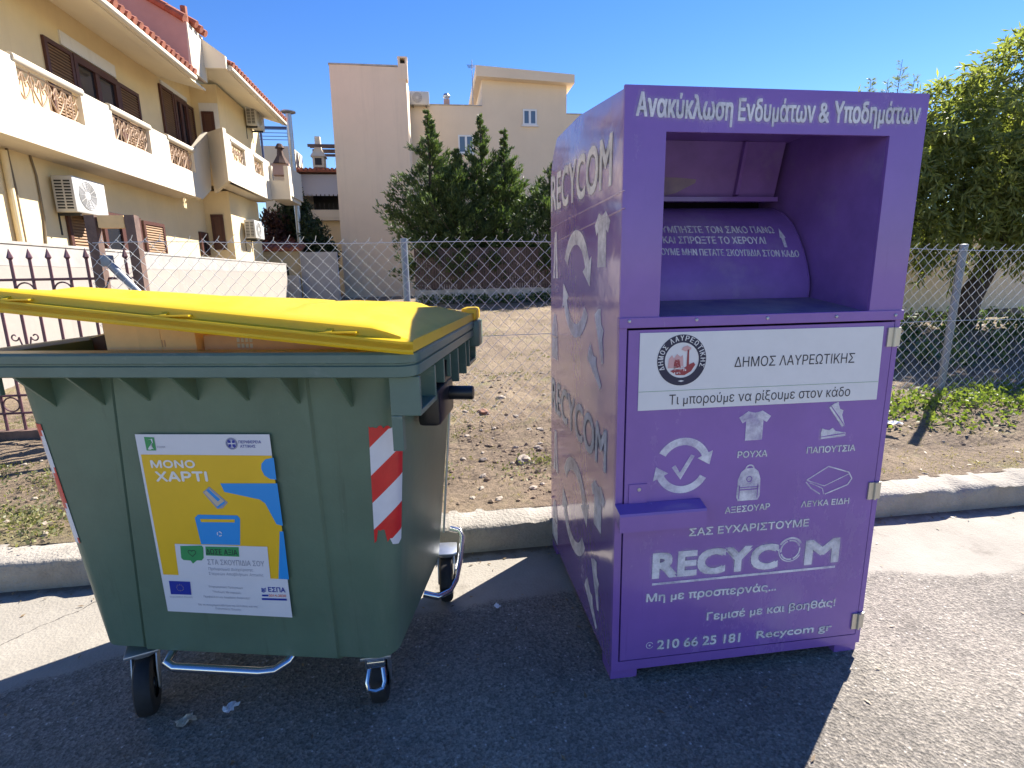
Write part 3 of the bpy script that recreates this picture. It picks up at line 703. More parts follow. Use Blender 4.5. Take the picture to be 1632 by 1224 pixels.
# ------------------------------------------------------------------ waste bin
BA = R(-13); BO2 = Vector((-.67, 1.637, 0))
binr = empty('waste_bin', BO2, BA, 'large green four-wheeled waste bin with a yellow lid propped ajar by cardboard', 'waste bin')
BU = Vector((math.cos(BA), math.sin(BA), 0)); BV = Vector((-math.sin(BA), math.cos(BA), 0))
VUP = -.032/.87
def vfront(z): return (z-.25)*VUP
def loc(p): q = p-BO2; return Vector((q.dot(BU), q.dot(BV), q.z))
BN = Vector((0, -1, VUP)).normalized()           # outward normal of the sloping front, bin space
BNW = BU*BN.x + BV*BN.y + Vector((0, 0, BN.z))
def B(px, py):                                    # spot of the photo on the bin's front, bin space
    return loc(on(px, py, BO2+Vector((0, 0, .25)), BNW))
g, gr, ye = M['bin_green'], M['bin_rim'], M['lid_yellow']
def rr(u0, u1, v0, v1, r, z, n=6, panel=False):
    pts = []
    for (cu, cv, a0) in ((u0+r, v0+r, 180), (u1-r, v0+r, 270), (u1-r, v1-r, 0), (u0+r, v1-r, 90)):
        if panel and a0 == 270:
            t_ = (1.12-z)/.87; pts += [(-.296-.07*t_, v0+.0, z), (-.288-.07*t_, v0+.010, z), (-.279-.07*t_, v0-.009, z), (.308, v0-.009, z), (.314, v0, z)]
        for i in range(n+1):
            a = R(a0+90*i/n); pts.append((cu+r*math.cos(a), cv+r*math.sin(a), z))
    return pts
def loft(mb, secs, m, close=False, smooth=True):
    n = len(secs[0]); vs = [p for s_ in secs for p in s_]; fs = []; N = len(secs)
    for i in range(N if close else N-1):
        j = (i+1) % N
        for k in range(n): fs.append((i*n+k, i*n+(k+1) % n, j*n+(k+1) % n, j*n+k))
    mb.add(vs, fs, m, smooth)
mb = MB()
zs = [.228, .25, .5, .8, 1.0, 1.12, 1.2]; secs = []
for z in zs:
    t = (z-.25)/.87
    ins = .025 if z == .228 else 0
    secs.append(rr(-.53-.085*t+ins, .495+.075*t-ins, vfront(z)+ins+.006, .70+.10*t-ins, .07-ins*.5, z, panel=True))
loft(mb, secs, g)
mb.add(secs[0], [tuple(range(len(secs[0])))[::-1]], g)
for px, py in ((86, 649), (164, 647), (240, 643), (317, 642), (397, 643), (478, 648), (560, 649)):   # gussets under the rim
    u = B(px, py).x; zt = 1.197; zb = B(px, py).z
    mb.prism([(u-.004, vfront(zt)-.098, zt), (u-.004, vfront(zt)+.01, zt), (u-.004, vfront(zb)+.006, zb)], (.008, 0, 0), g)
bbin = mb.build('body', binr, sharp=40)
mb = MB()
RU0, RU1, RV0, RV1 = -.655, .655, -.140, .90
loft(mb, [rr(RU0+o, RU1-o, RV0+o, RV1-o, max(.02, .06-o), z) for o, z in ((.012, 1.193), (.003, 1.197), (.003, 1.224), (.008, 1.227), (.008, 1.231), (0, 1.234), (0, 1.255), (.006, 1.262), (.05, 1.264), (.07, 1.255), (.075, 1.195))], gr, True)
bin_rim = mb.build('rim', binr, sharp=40)
for su in (1, -1):                                 # lifting comb down each side
    X = lambda a: a*su
    ribs = ((-.10, -.085, 1.085), (.075, .09, 1.085), (.20, .212, 1.115), (.30, .312, 1.115), (.44, .452, 1.07), (.60, .612, 1.07), (.68, .695, 1.085), (.84, .855, 1.085))
    for k, (v0, v1, zb) in enumerate(ribs if su > 0 else ribs[:2]):
        mb = MB()
        if su < 0: zb = 1.135
        def sb(u0, va, z0, u1, vb, z1): mb.box(min(X(u0), X(u1)), va, z0, max(X(u0), X(u1)), vb, z1, gr)
        if su > 0 and k in (1, 7):                  # framed opening: two ribs and the bar below them
            w0 = ribs[k-1][0]
            mb.prism([(X(.57), w0, zb), (X(.57), v1, zb), (X(.57), v1, 1.1925), (X(.57), v0, 1.1925), (X(.57), v0, zb+.015), (X(.57), w0+.015, zb+.015), (X(.57), w0+.015, 1.1925), (X(.57), w0, 1.1925)], (.082*su, 0, 0), gr)
        elif su > 0 and k in (0, 6):
            if k == 0: sb(.57, -.1, .985, .60, -.075, 1.0845)
            else: continue
        else: sb(.57, v0, zb, .652, v1, 1.1925)
        mb.build('comb_rib', binr, bevel=.002)
    if su < 0: continue
    mb = MB(); bk = M['black_plastic']
    mb.bbox(min(X(.575), X(.648)), .135, .985, max(X(.575), X(.648)), .36, 1.105, bk, .015)
    mb.prism([(X(.60), .25, 1.09), (X(.60), .36, 1.09), (X(.60), .34, 1.19), (X(.60), .31, 1.19)], (.04*su, 0, 0), bk)
    mb.lathe([(0, 0), (.024, 0), (.024, .075), (.021, .08), (0, .08)], (X(.648), .30, 1.06), (su, 0, 0), bk, 18)
    mb.build('trunnion', binr)
# lid, hinged at the back, its left front corner pushed up
def lift(u, v): return max(0, .093*(.635-u))*(1-(v+.14)/1.02) + .0125*max(0, .64-u)
lp = [(-.150, .0), (-.154, .006), (-.154, .026), (-.146, .029), (-.139, .030), (-.134, .050), (-.124, .056), (-.02, .059), (.10, .064), (.30, .068), (.50, .068), (.66, .063), (.78, .049), (.86, .028), (.885, .0)]
us = [-.655, -.650, -.635, -.60, -.56]+rng(-.52, .50, 34)+[.545, .585, .62, .642, .652, .655]
def lidpt(u, v, h):
    e = (u+.655) if u < 0 else (.655-u)
    k = 1
    if h > .031:
        lim = .030+ (h-.030)*min(1, max(0, (e-.012)/.085))
        h = lim
    # raised pads and pockets
    if .02 < v < .72 and h > .05:
        for uc in (-.36, 0.02, .36):
            d = abs(u-uc); 
            if d < .13: h += .017*min(1, (.13-d)/.03)*min(1, (v-.02)/.05)*min(1, (.72-v)/.05)
    return (u, v, 1.264+h+lift(u, v))
mb = MB(); n = len(lp)
vs = [lidpt(u, v, h) for u in us for v, h in lp]
fs = [(i*n+k, i*n+k+1, (i+1)*n+k+1, (i+1)*n+k) for i in range(len(us)-1) for k in range(n-1)]
mb.add([ (a, b_, c_) for a, b_, c_ in vs], [f[::-1] for f in fs], ye, True)
for i in (0, len(us)-1):                            # end skirts
    mb.add([vs[i*n+k] for k in range(n)], [tuple(range(n))], ye)
vs2 = [(u, v, z-.006) for (u, v, z) in vs]         # underside skin
mb.add([vs2[i*n+k] for i in range(len(us)) for k in range(n)], fs, ye, True)
lid = mb.build('lid', binr, sharp=32)
for uc in (-.42, .02, .46):                         # finger pockets in the front of the lid
    mb = MB(); zb = 1.264+.034+lift(uc, -.14)
    mb.box(uc-.05, -.152, zb-.004, uc+.05, -.126, zb, ye)
    mb.prism([(uc-.030, -.150, zb+.0005), (uc-.030, -.122, zb+.0005), (uc-.030, -.121, zb+.016)], (.016, 0, 0), ye)
    mb.build('grip', lid)
for v in (.80,):
    mb = MB(); mb.bbox(.60, .80, 1.262, .668, .90, 1.315, ye, .012); mb.build('hinge_cap', lid)
    mb = MB(); mb.bbox(.60, .80, 1.15, .676, .905, 1.2615, gr, .008); mb.build('hinge_block', bin_rim)
# castors
def castor(u, v, ang, brake=False):
    c = bpy.data.objects.new('castor', None); COL.objects.link(c); c.parent = binr; c.location = (u, v, 0); c.rotation_euler = (0, 0, R(ang)); c.empty_display_size = .05
    st = M['galvanised']
    mb = MB(); mb.bbox(-.055, -.05, .216, .055, .05, .2275, st, .003); mb.lathe([(.036, .195), (.04, .20), (.04, .216)], (0, 0, 0), (0, 0, 1), st, 16)
    for s_ in (-1, 1):
        y = .034*s_
        mb.prism([(-.02, y, .205), (.035, y, .205), (.03, y, .17), (-.02, y, .075), (-.042, y, .07), (-.058, y, .09), (-.045, y, .16)], (0, .004*s_, 0), st)
    mb.box(-.02, -.034, .200, .035, .034, .206, st)
    f = mb.build('fork', c)
    mb = MB(); rb_ = M['rubber']
    mb.lathe([(.05, -.026), (.085, -.028), (.096, -.022), (.100, -.010), (.100, .010), (.096, .022), (.085, .028), (.05, .026)], (-.04, 0, .1), (0, 1, 0), rb_, 32)
    w = mb.build('tyre', c)
    mb = MB(); mb.lathe([(0, -.025), (.018, -.025), (.02, -.02), (.05, -.016), (.055, -.02), (.055, .02), (.05, .016), (.02, .02), (.018, .025), (0, .025)], (-.04, 0, .1), (0, 1, 0), M['black_plastic'], 24)
    mb.build('hub', c)
    if brake:
        mb = MB(); ch = M['chrome']
        mb.tube([(.03, -.018, .20), (.055, -.022, .185), (.080, -.028, .155), (.092, -.022, .140), (.096, 0, .136), (.092, .022, .140), (.080, .028, .155), (.055, .022, .185), (.03, .018, .20)], .0075, ch, 8)
        mb.bbox(.02, -.03, .19, .062, .03, .2155, ch, .005)
        mb.build('brake_pedal', c)
castor(-.405, .045, 122); castor(.405, .09, -76, True); castor(.50, .755, 100); castor(-.42, .66, 60)
mb = MB(); ch = M['chrome']
mb.tube([(-.262, .03, .25), (-.265, .0, .236), (-.258, -.035, .227), (-.22, -.05, .225), (.07, -.05, .225), (.115, -.042, .227), (.145, -.01, .236), (.155, .03, .25)], .0135, ch, 12)
mb.build('foot_bar', binr)
mb = MB(); mb.tube([(.50, .86, .27), (.545, .86, .262), (.562, .84, .24), (.562, .76, .165), (.556, .68, .115), (.54, .62, .098), (.50, .57, .10), (.44, .56, .12)], .0145, ch, 12); mb.build('push_bar', binr)
mb = MB(); mb.tube([(.562, .79, 1.16), (.505, .705, .33)], .005, M['galvanised'], 8); mb.build('edge_rod', binr)
# striped tape on the rounded corner
def corner(u, z, e, k0=.495, k1=.075):
    t = (z-.25)/.87; u1 = k0+k1*t; r = .07; uc = u1-r; v0 = vfront(z)+.006
    if u <= uc: return (u, v0-e, z)
    du = min(u-uc, r*.97); an = math.asin(du/r)
    return (uc+(r+e)*math.sin(an), v0+r-(r+e)*math.cos(an), z)
mb = MB(); rr_ = random.Random(3)
zt, zb = 1.035, .640; ua, ub = .476, .560; NC = 14; per = .087
torn_top = [rr_.uniform(0, .012) for _ in range(NC+1)]; torn_bot = [(.055 if 1 < i < 6 else .02 if i < 8 else 0)+rr_.uniform(0, .014) for i in range(NC+1)]
def tz(k, i): return min(zt-torn_top[i], max(zb+torn_bot[i], zt+.02-k*per+.085*i/NC))
for k in range(-2, 9):
    for i in range(NC):
        za, zc_ = tz(k, i), tz(k, i+1); zd, ze = tz(k+1, i), tz(k+1, i+1)
        if za-zd < .0005 and zc_-ze < .0005: continue
        for h in range(4):
            q = []
            for (ii, t1, t2, f) in ((i, za, zd, h/4), (i+1, zc_, ze, h/4), (i+1, zc_, ze, (h+1)/4), (i, za, zd, (h+1)/4)):
                zz = t1+(t2-t1)*f; q.append(corner(ua+(ub-ua)*ii/NC-(zt-zz)*.035, zz, .0012))
            mb.flat(q[::-1], M['strip_red'] if k % 2 == 0 else M['strip_white'])
mb.build('warning_tape', binr)
mb = MB()                                            # tape on the far left corner, seen edge on
for j in range(20):
    z1, z2 = 1.03-.02*j, 1.03-.02*(j+1)
    for i in range(8):
        da, db = .002+.056*i/8, .002+.056*(i+1)/8; q = []
        for (d, zz) in ((da, z1), (db, z1), (db, z2), (da, z2)):
            q.append(corner(.53+.085*(zz-.25)/.87-d, zz, .0015, .53, .085))
        mb.flat([(-x, y, z) for x, y, z in q], M['strip_red'] if ((j+i*.8)//6) % 2 == 0 else M['strip_white'])
mb.build('warning_tape', binr)
# printed poster
mb = MB(); e0 = .0125
PA, PB_, PC, PD = B(220, 690), B(433, 690), B(469, 980), B(272, 970)
def PP(x, y, e=0):                                   # 0..1 across, 0..1 down the sheet
    top = PA.lerp(PB_, x); bot = PD.lerp(PC, x); return top.lerp(bot, y) + BN*(e0+e)
def Pq(px, py, e=0): return B(px, py) + BN*(e0+e)
def pflat(pts, m, e): mb.flat([PP(x, y, e) for x, y in pts], M[m])
sheet = []
for j in range(12):
    for i in range(8):
        pflat([(i/8, (j+1)/12), ((i+1)/8, (j+1)/12), ((i+1)/8, j/12), (i/8, j/12)], 'poster_white', 0)
def photo_poly(pts, m, e): mb.flat([Pq(px, py, e) for px, py in pts], M[m])
Z7 = lambda x, y: (210+x*270/1066, 680+y*310/1224)   # enlarged view of the sheet back to photo spots
def zp(pts, m, e): photo_poly([Z7(x, y) for x, y in pts], m, e)
zp([(78, 165), (895, 172), (1003, 945), (217, 915)], 'poster_yellow', .0006)
zp([(575, 345), (930, 345), (965, 610), (925, 600), (855, 470), (820, 445), (600, 398)], 'poster_blue', .0012)
zp([(945, 645), (968, 645), (1003, 945), (938, 942)], 'poster_blue', .0012)
hp = [(905+92*0, 190)]
zp([(925, 322), (885, 318), (850, 295), (830, 255), (832, 222), (855, 195), (895, 186), (908, 186)], 'poster_blue', .0012)
zp([(415, 560), (435, 540), (680, 545), (698, 565), (698, 730), (455, 725)], 'poster_blue', .0012)
zp([(450, 567), (665, 570), (665, 588), (455, 586)], 'poster_yellow', .0018)
c0 = Z7(570, 660); cb = B(*c0)+BN*(e0+.0018); bu = Vector((1, 0, 0)); bw = BN.cross(bu).normalized()
for s_ in (0, 120, 240): band(mb, cb, bu, bw, .0055, .0085, s_+10, s_+95, M['poster_white'], BN, 0, 8)
# crushed packet falling
zp([(465, 400), (505, 365), (622, 465), (590, 500), (555, 505)], 'poster_grey', .0012); zp([(474, 402), (505, 375), (610, 465), (560, 492)], 'tape', .0016)
zp([(488, 388), (503, 378), (575, 445), (560, 458)], 'poster_blue', .002); zp([(553, 490), (600, 455), (606, 466), (560, 500)], 'poster_blue', .002)
zp([(290, 722), (868, 740), (888, 942), (315, 918)], 'poster_white', .0018)
zp([(325, 735), (460, 732), (470, 745), (472, 810), (460, 825), (430, 825), (405, 845), (390, 826), (345, 822), (332, 810)], 'ink_green', .0024)
hc = B(*Z7(400, 778))+BN*(e0+.003)
hpts = [hc+bu*(.0125*math.sin(t)**3)+bw*(.0008*(13*math.cos(t)-5*math.cos(2*t)-2*math.cos(3*t)-math.cos(4*t))) for t in rng(0, 2*math.pi, 40)]
for a, b_ in zip(hpts, hpts[1:]):
    t = (b_-a).normalized(); u = BN.cross(t)*.0009; mb.flat([a-u, b_-u, b_+u, a+u], M['ink_dark'])
zp([(482, 738), (690, 742), (694, 802), (486, 794)], 'ink_green', .0024)
def ptext(body, x0, y0, x1, y1, cap, m, e=.0024, off=0):
    a, b_ = Pq(*Z7(x0, y0), e), Pq(*Z7(x1, y1), e)
    if off: bold_text(mb, body, a, b_, cap, M[m], BN, 0, cap*off)
    else: put_text(mb, body, a, b_, cap, M[m], BN, 0)
ptext('ΔΩΣΕ ΑΞΙΑ', 490, 785, 685, 792, .018, 'ink_dark', .003, .01)
ptext('ΣΤΑ ΣΚΟΥΠΙΔΙΑ ΣΟΥ', 498, 850, 852, 862, .018, 'poster_grey', .0024, .005)
ptext('Πρόγραμμα Διαχείρισης', 503, 885, 780, 893, .0095, 'poster_grey'); ptext('Στερεών Αποβλήτων Αττικής', 505, 915, 845, 926, .0095, 'poster_grey')
ptext('ΜΟΝΟ', 147, 246, 418, 246, .022, 'ink_title', .0014, .06); ptext('ΧΑΡΤΙ', 178, 330, 497, 330, .029, 'ink_title', .0014, .06)
ptext('ΠΕΡΙΦΕΡΕΙΑ', 690, 95, 830, 95, .0085, 'flag_blue', .001, .01); ptext('ΑΤΤΙΚΗΣ', 700, 122, 795, 122, .0085, 'flag_blue', .001, .01)
zc = B(*Z7(645, 97))+BN*(e0+.001)
band(mb, zc, bu, bw, .0155, .0185, 0, 360, M['poster_grey'], BN, 0, 24)
for a in (45, 135, 225, 315):
    o_ = zc+bu*(.0085*math.cos(R(a)))+bw*(.0085*math.sin(R(a))); w = .0042
    mb.flat([o_-bu*w-bw*w, o_+bu*w-bw*w, o_+bu*w+bw*w, o_-bu*w+bw*w], M['flag_blue'])
band(mb, zc, bu, bw, .013, .0150, 0, 360, M['flag_blue'], BN, .0001, 24)
zp([(98, 55), (160, 58), (175, 140), (115, 140)], 'ink_green', .001); zp([(112, 75), (140, 70), (150, 90), (135, 112), (122, 132), (140, 135), (150, 128), (160, 132), (140, 100), (155, 92), (150, 66)], 'poster_white', .0015)
ptext('ΕΣΔΝΑ', 182, 124, 232, 124, .006, 'poster_grey', .001)
zp([(252, 955), (385, 960), (393, 1042), (265, 1038)], 'flag_blue', .001)
fc = B(*Z7(323, 997))+BN*(e0+.0015)
for k in range(12):
    o_ = fc+bu*(.011*math.cos(R(30*k)))+bw*(.011*math.sin(R(30*k))); w = .0012
    mb.flat([o_-bw*w, o_+bu*w, o_+bw*w, o_-bu*w], M['star_yellow'])
ptext('Ευρωπαϊκή Ένωση', 260, 1058, 400, 1060, .005, 'poster_grey', .001)
ptext('Επιχειρησιακό Πρόγραμμα', 503, 995, 715, 1005, .007, 'poster_grey', .001); ptext('"Υποδομές Μεταφορών,', 525, 1027, 705, 1037, .007, 'poster_grey', .001)
ptext('Περιβάλλον και Αειφόρος Ανάπτυξη"', 470, 1058, 760, 1070, .007, 'poster_grey', .001)
ptext('Με τη συγχρηματοδότηση της Ελλάδας και της', 438, 1108, 808, 1122, .007, 'poster_grey', .001); ptext('Ευρωπαϊκής Ένωσης', 545, 1132, 705, 1142, .007, 'poster_grey', .001)
ptext('ΕΣΠΑ', 875, 1022, 980, 1026, .016, 'flag_blue', .001, .03); ptext('2014-2020', 878, 1053, 985, 1055, .0085, 'ink_orange', .001, .01)
zp([(832, 1062), (988, 1066), (990, 1078), (834, 1074)], 'flag_blue', .001); zp([(833, 1040), (873, 1041), (874, 1052), (835, 1051)], 'flag_blue', .001)
for k in range(3): zp([(828+k*2, 998+k*9), (845, 1004+k*9), (860, 996+k*9), (858, 1002+k*9), (845, 1010+k*9), (830, 1004+k*9)], 'flag_blue', .001)
mb.build('poster', bbin)

# cardboard boxes poking out under the lid
def carton(name, u0, v0, z0, w, d, h, rz, tilt, m, label, extra=None):
    T = Matrix.Translation(BO2) @ Matrix.Rotation(BA, 4, 'Z')
    e = empty(name, T @ Vector((u0, v0, z0)), BA+R(rz), label, 'cardboard box')
    e.rotation_euler = (R(tilt), 0, BA+R(rz))
    mb = MB(); mb.bbox(0, 0, 0, w, d, h, M[m], .003); mb.build('carton', e)
    if extra: extra(e, w, d, h)
    return e
def exA(e, w, d, h):
    mb = MB(); mb.box(w*.37, -.0012, h-.085, w*.62, -.0002, h-.001, M['cardboard']); 
    for k in range(2): mb.box(w*.62+k*.008, -.0008, h-.075, w*.62+.004+k*.008, -.0001, h-.055, M['cardboard_brown'])
    mb.build('tape_strip', e)
def exB(e, w, d, h):
    mb = MB(); 
    for i in range(4):
        for j in range(3): mb.box(.105+i*.013, -.001, h-.02-.017*j, .114+i*.013, -.0001, h-.008-.017*j, M['tape'])
    mb.build('printed_marks', e)
    mb = MB(); mb.lathe([(0, 0), (.013, 0), (.013, .001), (0, .001)], (-.005+.02, -.0002, h-.055), (0, -1, 0), M['cardboard_dark'], 12); mb.build('hand_hole', e)
carton('cardboard_box', -.30, .0, .90, .27, .30, .437, 3, 2, 'cardboard', 'pale cardboard box poking out of the green bin under the yellow lid', exA)
carton('cardboard_box', -.02, .02, .88, .46, .28, .412, -1, 0, 'cardboard_brown', 'darker brown cardboard box lying low beside the pale one in the bin', exB)
e = empty('cardboard_sheet', BO2+BU*(-.52)+BV*.25, BA, 'dark loose cardboard flap slanting out of the open side of the bin', 'cardboard')
mb = MB(); mb.prism([(-.08, .0, .95), (-.08, .0, 1.258), (.24, -.12, 1.318), (.24, -.12, .95)], (.003, .008, 0), M['cardboard_dark']); mb.prism([(-.08, -.001, 1.258), (-.08, .009, 1.258), (.24, -.111, 1.320), (.24, -.121, 1.320)], (0, 0, .004), M['cardboard'])
o = mb.build('flap', e); 

# ------------------------------------------------------------------ cream house on the left
house = empty('house', (-6.05, 10, .3), 0, 'two-storey cream house with brown shutters, white balconies and a red tiled roof', 'house')
HO = Vector((-6.05, 10, .3))
def hb(mb, name, par=None, **k):
    mb.v = [tuple(Vector(v)-HO) for v in mb.v]; return mb.build(name, par or house, **k)
FX, FX2, BX, BX2 = -6.05, -5.40, -5.45, -4.85
wc, ww = M['wall_cream'], M['wall_white']
mb = MB(); mb.box(-15, 5.2, 0, FX, 18.2, 6.3, wc); mb.box(FX, 15.8, 0, FX2, 18.2, 3.76, wc); mb.box(FX, 15.8, 3.9, FX2, 19.15, 6.36, wc); mb.box(-15, 18.2, 3.9, FX, 19.15, 6.2, wc)
walls = hb(mb, 'wall')
# balconies
mb = MB()
mb.box(FX, 5.2, 3.35, BX-.12, 14.1, 3.47, ww)
mb.box(BX-.12, 5.2, 3.35, BX, 14.1, 3.895, ww)
segs = [(5.2, 6.3), (7.6, 8.65), (10.0, 10.82), (12.06, 12.84), (14.02, 14.1)]
for a, b_ in segs: mb.box(BX-.12, a, 3.895, BX, b_, 4.41, ww)
mb.prism([(BX, 14.1, 3.35), (BX, 14.22, 3.34), (BX, 14.81, 3.64), (BX, 15.10, 5.02), (BX, 14.98, 5.02), (BX, 14.1, 4.43)], (-.12, 0, 0), ww)
mb.prism([(BX, 14.98, 3.6), (BX2, 14.30, 3.78), (BX2, 14.30, 4.97), (BX, 15.0, 5.02)], (.03, .12, 0), ww)
mb.prism([(BX+.03, 15.10, 3.78), (BX2+.0, 14.43, 3.78), (BX2-.12, 17.9, 3.78), (FX2, 17.9, 3.78), (FX2, 15.8, 3.78)], (0, 0, .12), ww)
mb.box(BX2-.12, 14.43, 3.78, BX2, 17.9, 4.36, ww)
for a, b_ in ((14.43, 14.77), (15.72, 16.44), (17.22, 17.9)): mb.box(BX2-.12, a, 4.36, BX2, b_, 4.75, ww)
mb.box(BX2-.12, 14.43, 4.75, BX2, 17.9, 4.90, ww)
mb.box(BX2, 17.78, 3.82, BX2+.55, 17.9, 4.36, ww); mb.box(BX2, 17.78, 4.36, BX2+.08, 17.9, 4.78, ww); mb.box(BX2+.42, 17.78, 4.36, BX2+.55, 17.9, 4.78, ww)
mb.box(BX2, 17.9, 3.82, BX2+.5, 19.3, 3.94, ww); mb.box(BX2+.43, 17.9, 3.94, BX2+.55, 19.4, 4.80, ww)
balc = hb(mb, 'balcony')
for a, b_ in ((6.25, 7.65), (8.6, 10.05), (10.77, 12.11), (12.79, 14.07)):
    mb = MB(); mb.tube([(BX-.03, a, 4.40), (BX-.03, b_, 4.40)], .062, ww, 12); hb(mb, 'coping_rail', balc)
for a, b_ in ((14.73, 15.76), (16.40, 17.26)):
    mb = MB(); mb.tube([(BX2-.03, a, 4.80), (BX2-.03, b_, 4.80)], .055, ww, 12); hb(mb, 'coping_rail', balc)
ri = M['rail_iron']
def scrolls(x, a, b_, z0, z1):
    mb = MB(); n = max(2, round((b_-a)/.32)); w = (b_-a)/n; zc = (z0+z1)/2; h = (z1-z0)/2
    mb.tube([(x, a, z1-.03), (x, b_, z1-.03)], .011, ri, 6); mb.tube([(x, a, z0+.02), (x, b_, z0+.02)], .011, ri, 6)
    for i in range(n):
        c = a+(i+.5)*w
        mb.tube([(x, a+i*w, z0), (x, a+i*w, z1)], .010, ri, 6)
        for s_ in (-1, 1):
            mb.tube([(x, c, z0+.02), (x, c+s_*w*.30, zc-h*.35), (x, c+s_*w*.42, zc), (x, c+s_*w*.30, zc+h*.4), (x, c+s_*w*.12, zc+h*.2), (x, c+s_*w*.18, zc-h*.05)], .012, ri, 6)
            mb.tube([(x, c, z1-.04), (x, c+s_*w*.22, z1-.16), (x, c+s_*w*.4, z1-.06)], .010, ri, 6)
        mb.tube([(x, c, z0), (x, c, z1-.04)], .010, ri, 6)
    return hb(mb, 'iron_railing', balc)
for a, b_ in ((6.3, 7.6), (8.65, 10.0), (10.82, 12.06), (12.84, 14.02)): scrolls(BX-.06, a, b_, 3.897, 4.338)
for a, b_ in ((14.77, 15.72), (16.44, 17.22)): scrolls(BX2-.06, a, b_, 4.362, 4.745)
# shuttered doors and windows
fb, sh, ss, gd = M['frame_brown'], M['shutter'], M['shutter_slat'], M['glass_dark']
def shutter(y0, y1, z0, z1, x, par=None, lean=0):
    mb = MB(); t = .045; f = .07; x0 = x+.006
    mb.box(x0, y0, z0, x0+t, y0+f, z1, fb); mb.box(x0, y1-f, z0, x0+t, y1, z1, fb)
    mb.box(x0, y0+f, z0, x0+t, y1-f, z0+f, fb); mb.box(x0, y0+f, z1-f, x0+t, y1-f, z1, fb)
    n = int((z1-z0-2*f)/.05); 
    mb.box(x0, y0+f, z0+f, x0+.008, y1-f, z1-f, sh)
    for i in range(n):
        z = z0+f+(z1-z0-2*f)*i/n; dz = (z1-z0-2*f)/n
        mb.prism([(x0+.010, y0+f, z+dz*.95), (x0+.034, y0+f, z+.004), (x0+.034, y0+f, z+.014), (x0+.010, y0+f, z+dz*.98)], (0, y1-y0-2*f, 0), ss)
    return hb(mb, 'shutter', par)
def door(y0, y1, z0, z1, x, name='balcony_door', leaves=2):
    mb = MB(); f = .09
    mb.box(x+.003, y0, z0, x+.06, y0+f, z1, fb); mb.box(x+.003, y1-f, z0, x+.06, y1, z1, fb); mb.box(x+.003, y0+f, z1-f*1.3, x+.06, y1-f, z1, fb)
    mb.box(x+.003, y0+f, z0, x+.055, y1-f, z0+f, fb)
    c = (y0+y1)/2
    for k in range(1, leaves): 
        yy = y0+(y1-y0)*k/leaves; mb.box(x+.003, yy-.06, z0+f, x+.05, yy+.06, z1-f*1.3, fb)
    o = hb(mb, name)
    mb = MB(); mb.box(x+.0015, y0+f, z0+f, x+.012, y1-f, z1-f*1.3, gd); hb(mb, 'glass', o)
    return o
d = door(10.98, 12.28, 3.47, 5.30, FX); shutter(10.28, 10.97, 3.5, 5.30, FX, d); shutter(12.30, 13.06, 3.5, 5.28, FX, d)
mb = MB(); mb.box(FX+.002, 10.75, 5.34, FX+.03, 12.32, 5.56, M['trim_white']); hb(mb, 'lintel', d)
d = door(14.72, 15.40, 3.9, 5.80, FX); shutter(14.08, 14.71, 3.9, 5.82, FX, d); shutter(15.41, 15.79, 3.9, 5.78, FX, d)
mb = MB(); mb.box(FX+.002, 14.2, 5.84, FX+.03, 15.5, 5.93, M['trim_white']); hb(mb, 'lintel', d)
d = door(11.05, 12.36, .5, 2.72, FX, 'garden_door'); shutter(12.48, 13.36, .6, 2.69, FX, d); shutter(10.1, 10.98, .6, 2.7, FX, d)
d = door(15.22, 15.70, 2.10, 3.18-.5, FX, 'small_window', 1)
def end_window(pa, pb, name):
    a = atY(*pa, 15.8); b_ = atY(*pb, 15.8)
    mb = MB(); y = 15.8
    mb.box(a.x, y-.05, b_.z, a.x+.07, y-.003, a.z, fb); mb.box(b_.x-.07, y-.05, b_.z, b_.x, y-.003, a.z, fb)
    mb.box(a.x+.07, y-.05, a.z-.07, b_.x-.07, y-.003, a.z, fb); mb.box(a.x+.07, y-.05, b_.z, b_.x-.07, y-.003, b_.z+.07, fb)
    o = hb(mb, name); mb = MB(); mb.box(a.x+.07, y-.03, b_.z+.07, b_.x-.07, y-.002, a.z-.07, sh); hb(mb, 'shutter', o); return o
o = end_window((321, 178), (345, 214), 'upper_window')
a = atY(316, 164, 15.8); b_ = atY(353, 222, 15.8)
mb = MB(); mb.box(a.x, 15.785, b_.z, b_.x, 15.7985, a.z, M['trim_white']); hb(mb, 'window_surround', o)
end_window((336, 342), (362, 398), 'lower_window')
